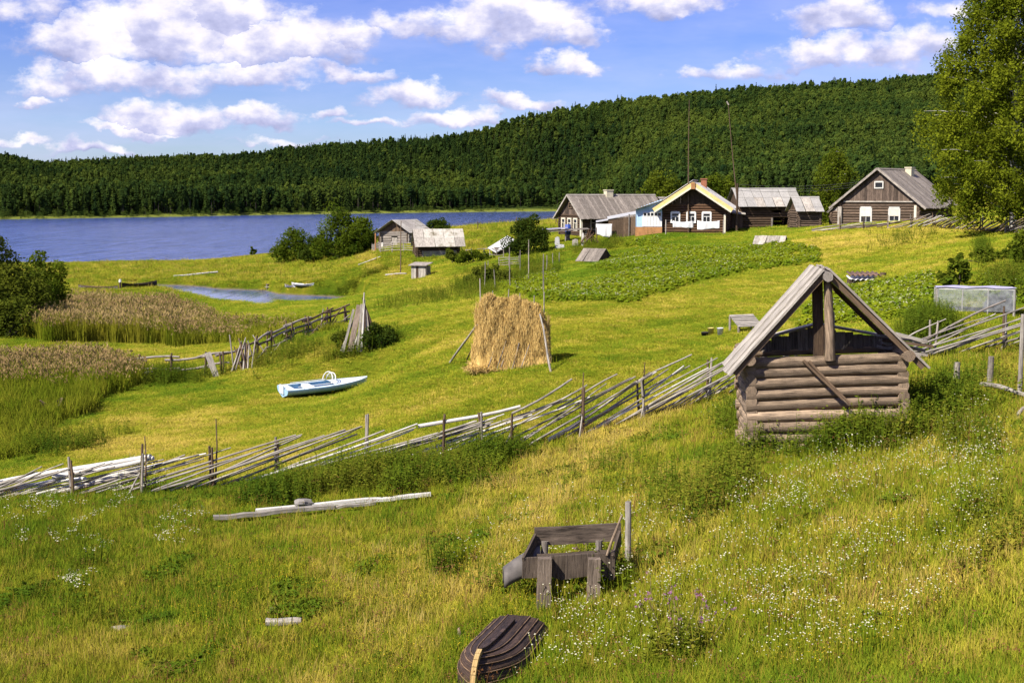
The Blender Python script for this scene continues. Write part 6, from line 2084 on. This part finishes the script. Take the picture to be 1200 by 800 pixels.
bush('willow_bush', 'big dark willow bush at the left edge of the view behind the reeds', -8, 388, 7.2, 8.8, 'lf_willow', 15000, 21, size=.14, nclump=44)
bush('willow_bush', 'looser right-hand willow bush leaning over the reed bed', 50, 378, 5.0, 6.5, 'lf_bush', 7000, 22, dd=104, size=.13, nclump=30)
bush('willow_bush', 'low olive willow scrub at the foot of the big dark willow', 5, 388, 5.0, 3.6, 'lf_willow', 5000, 27, dd=92, size=.12, nclump=24)
bush('lake_bush', 'rounded green bush farthest left in the clump on the lake shore', 345, 306, 6.6, 5.1, 'lf_bush', 6500, 23, size=.17, nclump=34, shape=.2)
bush('lake_bush', 'tallest leafy bush in the clump on the lake shore', 402, 303, 8.2, 7.8, 'lf_bush', 9000, 24, size=.18, nclump=40)
bush('lake_bush', 'darker bush between the tallest lake bush and the boathouse', 424, 296, 5.4, 5.6, 'lf_bush', 5000, 25, dd=186, size=.18, nclump=28)
bush('lake_bush', 'low bush in the gap of the clump on the lake shore', 372, 306, 5.2, 4.2, 'lf_dark', 4200, 26, size=.17, nclump=22)
bush('lake_bush', 'small lone bush at the water edge left of the lake clump', 297, 298, 1.6, 2.0, 'lf_bush', 900, 28, dd=255, size=.16, nclump=8, stems=4)
bush('lake_bush', 'dome of dark bush on the rise behind the plank shed', 511, 272, 4.2, 3.0, 'lf_dark', 2600, 29, dd=192, size=.16, nclump=16)
bush('round_bush', 'dense dark round bush beside the barn yard', 619, 297, 4.5, 4.0, 'lf_dark', 7000, 30, size=.12, nclump=34, shape=.2)
bush('shrub', 'low spreading green shrub at the right foot of the plank shed', 553, 308, 4.4, 1.6, 'lf_bush', 2600, 31, size=.12, nclump=18, sy=2.0)
bush('shrub', 'smaller shrub right of the spreading shrub by the plank shed', 533, 308, 2.6, 1.6, 'lf_willow', 1500, 32, size=.12, nclump=12, sy=1.6)
bush('shrub', 'dark leafy shrub at the right foot of the board tepee', 446, 406, 2.0, 1.3, 'lf_dark', 1800, 33, size=.08, nclump=14)
bush('shrub', 'small olive shrub at the left foot of the board tepee', 402, 410, 1.2, 1.3, 'lf_willow', 1000, 34, size=.07, nclump=10)
bush('shrub', 'bushy green shrub in front of the cold frame', 1100, 393, 2.0, .75, 'lf_bush', 2600, 35, size=.06, nclump=20)
bush('shrub', 'dark shrub beside the right end of the cold frame', 1172, 364, 1.3, .9, 'lf_dark', 1500, 36, size=.07, nclump=12)
bush('burdock', 'tall broad-leaved burdock plant on the slope above the cold frame', 1120, 335, 1.5, 1.5, 'lf_light', 260, 37, size=.20, nclump=9, stems=5, cat='plant')
bush('burdock', 'spreading large-leaved plant at the right edge beside the cold frame', 1185, 352, 1.9, .9, 'lf_light', 300, 38, size=.17, nclump=10, stems=5, cat='plant')
bush('shrub', 'wild green thicket on the slope below the birch', 1165, 306, 4.2, .7, 'lf_light', 3000, 39, size=.09, nclump=26, sy=2.4)
bush('shrub', 'taller wild thicket at the right edge under the birch', 1210, 306, 2.6, 1.5, 'lf_light', 2400, 40, size=.10, nclump=22, sy=2.2)
bush('shrub', 'tangled dark shrub behind the haystack poles', 572, 334, 3.6, 2.0, 'lf_willow', 3000, 41, size=.10, nclump=20, sy=2.2)
bush('shrub', 'dark weedy shrub right of the log hut', 1112, 474, .85, .55, 'lf_dark', 700, 42, size=.045, nclump=10)
bush('shrub', 'leafy elder sprout against the front of the log hut', 985, 505, .75, .95, 'lf_bush', 420, 43, size=.05, nclump=12, dd=28.6)
bush('shrub', 'pale green bush on the rise behind the dark log house', 775, 262, 9, 6.5, 'lf_light', 7000, 45, dd=215, size=.22, nclump=36)
bush('shrub', 'second pale green bush behind the ridge of dark log house', 838, 262, 9, 6.0, 'lf_light', 6000, 46, dd=225, size=.22, nclump=32)
# purple thistles near the lower edge
def thistle(label, u, v, h_, n, seed):
    p = G(u, v)
    r_ = thing('thistle', label, 'plant', tuple(p))
    q = np.random.default_rng(seed)
    sm_ = MB(); hm = []
    C = []
    for i in range(n):
        bx, by = q.normal(0, .10, 2)
        tx, ty, tz = bx + q.normal(0, .22), by + q.normal(0, .2), h_ * q.uniform(.6, 1.08)
        sm_.log((bx, by, -.03), (tx, ty, tz), .007, .004, 5, 4, .03)
        for j in range(6):
            k = q.uniform(.1, .85)
            C.append((bx + (tx - bx) * k + q.normal(0, .04), by + (ty - by) * k + q.normal(0, .04), tz * k))
        for j in range(q.integers(1, 4)):
            c_ = np.array([tx + q.normal(0, .05), ty + q.normal(0, .05), tz + q.normal(0, .05)])
            hm.append(c_ + q.normal(0, .013, (9, 3)))
    sm_.build('stems', M['drystalk'], r_)
    leaf_obj('leaves', np.array(C), .034, M['lf_willow'], r_, q.uniform(0, 1, len(C)))
    H_ = np.concatenate(hm)
    leaf_obj('flower_heads', H_, .016, M['ppetal'], r_, q.uniform(0, 1, len(H_)))
thistle('tall purple thistle group in the grass right of the trough', 798, 765, .85, 13, 61)
thistle('smaller purple thistle left of the tall thistle group', 765, 735, .62, 5, 62)
thistle('purple thistle growing up inside the wooden trough', 690, 668, .65, 5, 63)
print('things done', len(bpy.data.objects))
# ------------------------------------------------------------------ grass, weeds, flowers
x, y, z, u, v, ix, hs, ws, dr = GRASS
keep = np.ones(len(x), bool)
for (cx, cy, cr) in CLEAR:
    keep &= (x - cx) ** 2 + (y - cy) ** 2 > cr * cr
x, y, z, u, v, ix, hs, ws, dr = [a_[keep] for a_ in (x, y, z, u, v, ix, hs, ws, dr)]
n = len(x)
scatter('meadow_grass', 'yellow-green meadow grass covering the whole slope', np.stack([x, y, z - 0.01], 1),
        np.stack([rng.normal(0, .10, n), rng.normal(0, .10, n), rng.uniform(0, 6.28, n)], 1), np.stack([ws, ws, hs], 1), ix, dr, gp)
print('grass', n)
# weeds: stalks with paired leaves
def weed_geo(seed, h, nst, spread, lsz):
    q = np.random.default_rng(seed)
    vs, fs, o = [], [], 0
    for i in range(nst):
        bx, by = q.normal(0, spread, 2)
        hh = h * q.uniform(.6, 1.1)
        lx, ly = q.normal(0, .16, 2)
        w_ = 0.008
        st = np.array([(bx - w_, by, -.05), (bx + w_, by, -.05), (bx + lx * hh + w_ * .4, by + ly * hh, hh), (bx + lx * hh - w_ * .4, by + ly * hh, hh)])
        vs.append(st); fs.append(np.array([[0, 1, 2, 3]]) + o); o += 4
        nl = int(7 + 5 * q.uniform())
        for j in range(nl):
            k = 0.2 + 0.8 * (j + .5) / nl
            c_ = np.array([bx + lx * hh * k, by + ly * hh * k, hh * k])
            an = q.uniform(0, 6.28)
            d_ = np.array([math.cos(an), math.sin(an), q.uniform(-.45, .35)])
            s2 = np.array([-math.sin(an), math.cos(an), q.normal(0, .3)])
            L = lsz * (1.25 - 0.7 * k) * q.uniform(.7, 1.2)
            vs.append(np.array([c_, c_ + d_ * L * .5 - s2 * L * .28, c_ + d_ * L, c_ + d_ * L * .5 + s2 * L * .28])); fs.append(np.array([[0, 1, 2, 3]]) + o); o += 4
    return np.concatenate(vs), np.concatenate(fs)
wp = [proto('weed_%d' % k, [(*weed_geo(400 + k, .72, 8, .15, .105), M['weed'])]) for k in range(4)]
WEEDS = [  # u, v, ru, rv, count
    (455, 562, 105, 18, 300), (570, 540, 60, 10, 90), (330, 585, 50, 10, 120), (1000, 522, 80, 12, 190), (1020, 500, 40, 16, 100), (900, 530, 40, 8, 40), (1110, 480, 50, 40, 110), (1070, 490, 30, 20, 60),
    (1150, 470, 60, 60, 60), (800, 585, 90, 36, 40), (722, 690, 12, 14, 16), (600, 690, 20, 16, 10), (850, 570, 60, 40, 50), (1090, 385, 40, 16, 260), (1010, 510, 50, 16, 60),
    (425, 408, 36, 8, 150), (340, 415, 50, 14, 90), (180, 445, 70, 6, 200), (560, 335, 40, 18, 220), (620, 320, 50, 14, 260), (500, 350, 70, 12, 120), (1150, 298, 90, 14, 70), (1060, 280, 130, 12, 40),
    (700, 290, 50, 8, 160), (1180, 330, 40, 16, 160), (525, 672, 14, 9, 14), (250, 395, 130, 10, 150), (720, 560, 120, 60, 20), (90, 690, 90, 60, 10), (400, 345, 60, 8, 130), (60, 525, 60, 12, 90), (800, 770, 30, 12, 8), (1150, 620, 70, 60, 20), (860, 500, 40, 16, 60), (600, 420, 4, 1, 0)]
wx, wy, wz, wd, wh_ = [], [], [], [], []
for (cu, cv, ru, rv, cnt) in WEEDS:
    if not cnt:
        continue
    c0 = G(cu, cv)
    a_, b_ = G(cu + ru * .5, cv), G(cu, cv + rv * .5)
    d_ = G(cu, cv - rv * .5)
    px = rng.normal(0, .5, cnt)
    py = rng.normal(0, .5, cnt)
    X = c0[0] + px * (a_[0] - c0[0]) * 2 * .9
    Y = c0[1] + py * (d_[1] - b_[1]) * .9
    X = X * (Y / c0[1])
    wx.append(X); wy.append(Y)
    wh_.append(rng.uniform(.5, 1.15, cnt) * (1.0 if c0[1] < 60 else 1.15))
wx, wy, wh_ = np.concatenate(wx), np.concatenate(wy), np.concatenate(wh_)
keep = np.ones(len(wx), bool)
for (cx, cy, cr) in CLEAR:
    keep &= (wx - cx) ** 2 + (wy - cy) ** 2 > (cr * .95) ** 2
wx, wy, wh_ = wx[keep], wy[keep], wh_[keep]
wz = terrain(wx, wy)
keep = wz > 0.1
wx, wy, wz, wh_ = wx[keep], wy[keep], wz[keep], wh_[keep]
n = len(wx)
scatter('weeds', 'dark green nettles and weeds in clumps along fence and log hut', np.stack([wx, wy, wz], 1), np.stack([rng.normal(0, .1, n), rng.normal(0, .1, n), rng.uniform(0, 6.28, n)], 1),
        np.stack([wh_ * 1.1, wh_ * 1.1, wh_], 1), rng.integers(0, 4, n), np.clip(.45 + .6 * fbm(wx / 2, wy / 2, 19, 3) + rng.normal(0, .15, n), 0, 1), wp)
# crops with white blossom
def crop_geo(seed, h, r, nl):
    q = np.random.default_rng(seed)
    d = q.normal(size=(nl, 3)); d /= np.linalg.norm(d, axis=1, keepdims=True)
    d[:, 2] = np.abs(d[:, 2])
    c_ = d * np.array([r, r, h]) * q.uniform(.45, 1, (nl, 1))
    nrm = d + q.normal(0, .5, (nl, 3)); nrm[:, 2] += .6
    nrm /= np.linalg.norm(nrm, axis=1, keepdims=True)
    t1 = np.cross(nrm, q.normal(size=(nl, 3))); t1 /= np.linalg.norm(t1, axis=1, keepdims=True)
    t2 = np.cross(nrm, t1)
    sz = .12 * q.uniform(.6, 1.3, (nl, 1))
    return np.stack([c_ - t1 * sz, c_ - t2 * sz * .7, c_ + t1 * sz, c_ + t2 * sz * .7], 1).reshape(-1, 3), np.arange(nl * 4).reshape(nl, 4)
def dots(seed, n, r, z0, z1, s):
    q = np.random.default_rng(seed)
    a_, rr = q.uniform(0, 6.28, n), r * np.sqrt(q.uniform(0, 1, n))
    c_ = np.stack([rr * np.cos(a_), rr * np.sin(a_), q.uniform(z0, z1, n)], 1)
    t1 = np.stack([np.cos(a_), np.sin(a_), q.normal(0, .4, n)], 1) * s
    t2 = np.stack([-np.sin(a_), np.cos(a_), q.normal(0, .4, n)], 1) * s
    return np.stack([c_ - t1, c_ - t2, c_ + t1, c_ + t2], 1).reshape(-1, 3), np.arange(n * 4).reshape(n, 4)
cpz = [proto('crop_plant_%d' % k, [(*crop_geo(500 + k, .5, .38, 60), M['crop'])] + ([(*dots(520 + k, 3, .3, .44, .55, .028), M['petal'])] if k > 1 else [])) for k in range(4)]
xc_, yc_ = [], []
for poly, n in (([(640, 345), (760, 318), (960, 292), (960, 312), (850, 326), (740, 352), (650, 352)], 2600), ([(760, 292), (940, 285), (960, 300), (800, 318), (690, 318)], 1600), ([(960, 345), (1090, 322), (1090, 372), (1000, 378), (940, 385)], 1500),
                ([(730, 283), (770, 280), (775, 287), (735, 290)], 130), ([(1150, 330), (1230, 325), (1230, 362), (1165, 362)], 350), ([(580, 338), (650, 318), (660, 345), (640, 352)], 500)):
    us = np.array([p[0] for p in poly]); vs_ = np.array([p[1] for p in poly])
    k = 0
    g1, g2 = G(us.min(), vs_.max()), None
    dmin = min(G(p[0], p[1])[1] for p in poly) - 2
    dmax = max(G(p[0], p[1])[1] for p in poly) + 2
    Y = rng.uniform(dmin, dmax, n * 14)
    Xc = rng.uniform((us.min() - 600) / FPX, (us.max() - 600) / FPX, n * 14) * Y
    # rows
    row = np.round((Xc * .35 + Y * .94) / .8) * .8
    Y = Y + (row - (Xc * .35 + Y * .94)) * .8
    Z = terrain(Xc, Y)
    uu, vv = to_px(Xc, Y, Z)
    ok = in_poly(uu + 12 * fbm(Xc / 5, Y / 5, 35, 3), vv + 9 * fbm(Xc / 4, Y / 4, 36, 3), poly) & (fbm(Xc / 3, Y / 3, 33, 2) > rng.uniform(-.6, .15, len(Xc)))
    xc_.append(Xc[ok][:n]); yc_.append(Y[ok][:n])
xc_, yc_ = np.concatenate(xc_), np.concatenate(yc_)
keep = np.ones(len(xc_), bool)
for (cx, cy, cr) in CLEAR:
    keep &= (xc_ - cx) ** 2 + (yc_ - cy) ** 2 > cr * cr
xc_, yc_ = xc_[keep], yc_[keep]
n = len(xc_)
sc_ = rng.uniform(.35, .78, n)
scatter('potato_plants', 'leafy green potato plants dotted with white blossom on the upper slope', np.stack([xc_, yc_, terrain(xc_, yc_)], 1), np.stack([np.zeros(n), np.zeros(n), rng.uniform(0, 6.28, n)], 1),
        np.stack([sc_ * 1.1, sc_ * 1.1, sc_], 1), rng.integers(0, 4, n), np.clip(.5 + .5 * fbm(xc_ / 4, yc_ / 4, 21, 3) + rng.normal(0, .2, n), 0, 1), cpz)
print('crops', n)
# meadow flowers: yarrow, umbels, hawkweed
def flower_geo(seed, h, nst, spread, head, col_, umbel=False):
    q = np.random.default_rng(seed)
    sv, sf, hv, hf, o, p = [], [], [], [], 0, 0
    for i in range(nst):
        bx, by = q.normal(0, spread, 2)
        hh = h * q.uniform(.7, 1.15)
        lx, ly = q.normal(0, .1, 2)
        tx, ty = bx + lx * hh, by + ly * hh
        w_ = .004
        sv.append(np.array([(bx - w_, by, 0), (bx + w_, by, 0), (tx + w_, ty, hh), (tx - w_, ty, hh)])); sf.append(np.array([[0, 1, 2, 3]]) + o); o += 4
        heads = [(tx, ty, hh, head)] if not umbel else [(tx + q.normal(0, .07), ty + q.normal(0, .07), hh + q.normal(0, .03), head * q.uniform(.6, 1.1)) for _ in range(6)]
        for (a_, b_, c_, s_) in heads:
            an = q.uniform(0, 6.28, 1)[0]
            ring = [(a_ + s_ * math.cos(an + k * 1.0472), b_ + s_ * math.sin(an + k * 1.0472), c_ + q.normal(0, s_ * .3)) for k in range(6)]
            hv.append(np.array(ring)); hf.append(np.array([[0, 1, 2, 3], [0, 3, 4, 5]]) + p); p += 6
    return [(np.concatenate(sv), np.concatenate(sf), M['crop']), (np.concatenate(hv), np.concatenate(hf), M[col_])]
flp = [proto('flower_a%d' % k, flower_geo(600 + k, .46, 3, .10, .013, 'petal')) for k in range(3)]
flp += [proto('flower_b%d' % k, flower_geo(610 + k, .34, 4, .12, .008, 'ypetal')) for k in range(2)]
flp += [proto('flower_c0', flower_geo(620, .85, 3, .08, .016, 'petal', True))]
FL = [  # u, v, ru, rv, count, kinds
    (1000, 660, 230, 130, 520, (0, 3)), (880, 720, 150, 90, 170, (0, 3)), (950, 590, 120, 30, 150, (0, 3)), (720, 690, 110, 70, 260, (0, 3)), (1130, 560, 90, 70, 170, (0, 3)), (650, 790, 60, 14, 30, (0, 3)), (720, 780, 60, 25, 40, (0, 3)), (640, 640, 120, 50, 90, (0, 3)),
    (430, 730, 230, 80, 620, (3, 5)), (250, 660, 200, 70, 260, (3, 5)), (1000, 700, 220, 90, 420, (3, 5)), (600, 570, 200, 50, 200, (3, 5)), (560, 440, 200, 60, 500, (3, 5)), (950, 470, 200, 60, 90, (0, 3)),
    (130, 620, 70, 26, 14, (5, 6)), (85, 665, 60, 30, 7, (5, 6)), (60, 640, 80, 40, 8, (5, 6)), (180, 668, 30, 8, 4, (5, 6)), (80, 728, 14, 18, 5, (5, 6)), (165, 580, 30, 8, 8, (5, 6)), (210, 650, 30, 20, 5, (5, 6))]
fx, fy, fi = [], [], []
for (cu, cv, ru, rv, cnt, (k0, k1)) in FL:
    uu = rng.uniform(-1, 1, cnt * 3); vv = rng.uniform(-1, 1, cnt * 3)
    ok = uu ** 2 + vv ** 2 < 1
    c0 = G(cu, cv); a_ = G(cu + ru, cv); b_ = G(cu, min(cv + rv, 830)); d_ = G(cu, cv - rv)
    X0 = c0[0] + uu * (a_[0] - c0[0]); Y0 = np.where(vv > 0, c0[1] + vv * (d_[1] - c0[1]), c0[1] - vv * (b_[1] - c0[1]))
    X0 = X0 * Y0 / c0[1]
    if cnt > 80:
        ok &= fbm(X0 / .8, Y0 / .8, 23, 3) > rng.uniform(-.5, .12, len(X0))
    fx.append(X0[ok][:cnt]); fy.append(Y0[ok][:cnt]); fi.append(rng.integers(k0, k1, len(X0[ok][:cnt])))
fx, fy, fi = np.concatenate(fx), np.concatenate(fy), np.concatenate(fi)
keep = np.ones(len(fx), bool)
for (cx, cy, cr) in CLEAR:
    keep &= (fx - cx) ** 2 + (fy - cy) ** 2 > (cr * .9) ** 2
fx, fy, fi = fx[keep], fy[keep], fi[keep]
n = len(fx)
sc_ = rng.uniform(.7, 1.15, n)
scatter('wildflowers', 'small white and yellow wildflowers scattered through the meadow', np.stack([fx, fy, terrain(fx, fy)], 1), np.stack([rng.normal(0, .1, n), rng.normal(0, .1, n), rng.uniform(0, 6.28, n)], 1),
        np.stack([sc_, sc_, sc_], 1), fi, rng.uniform(.3, 1, n), flp)
print('flowers', n)
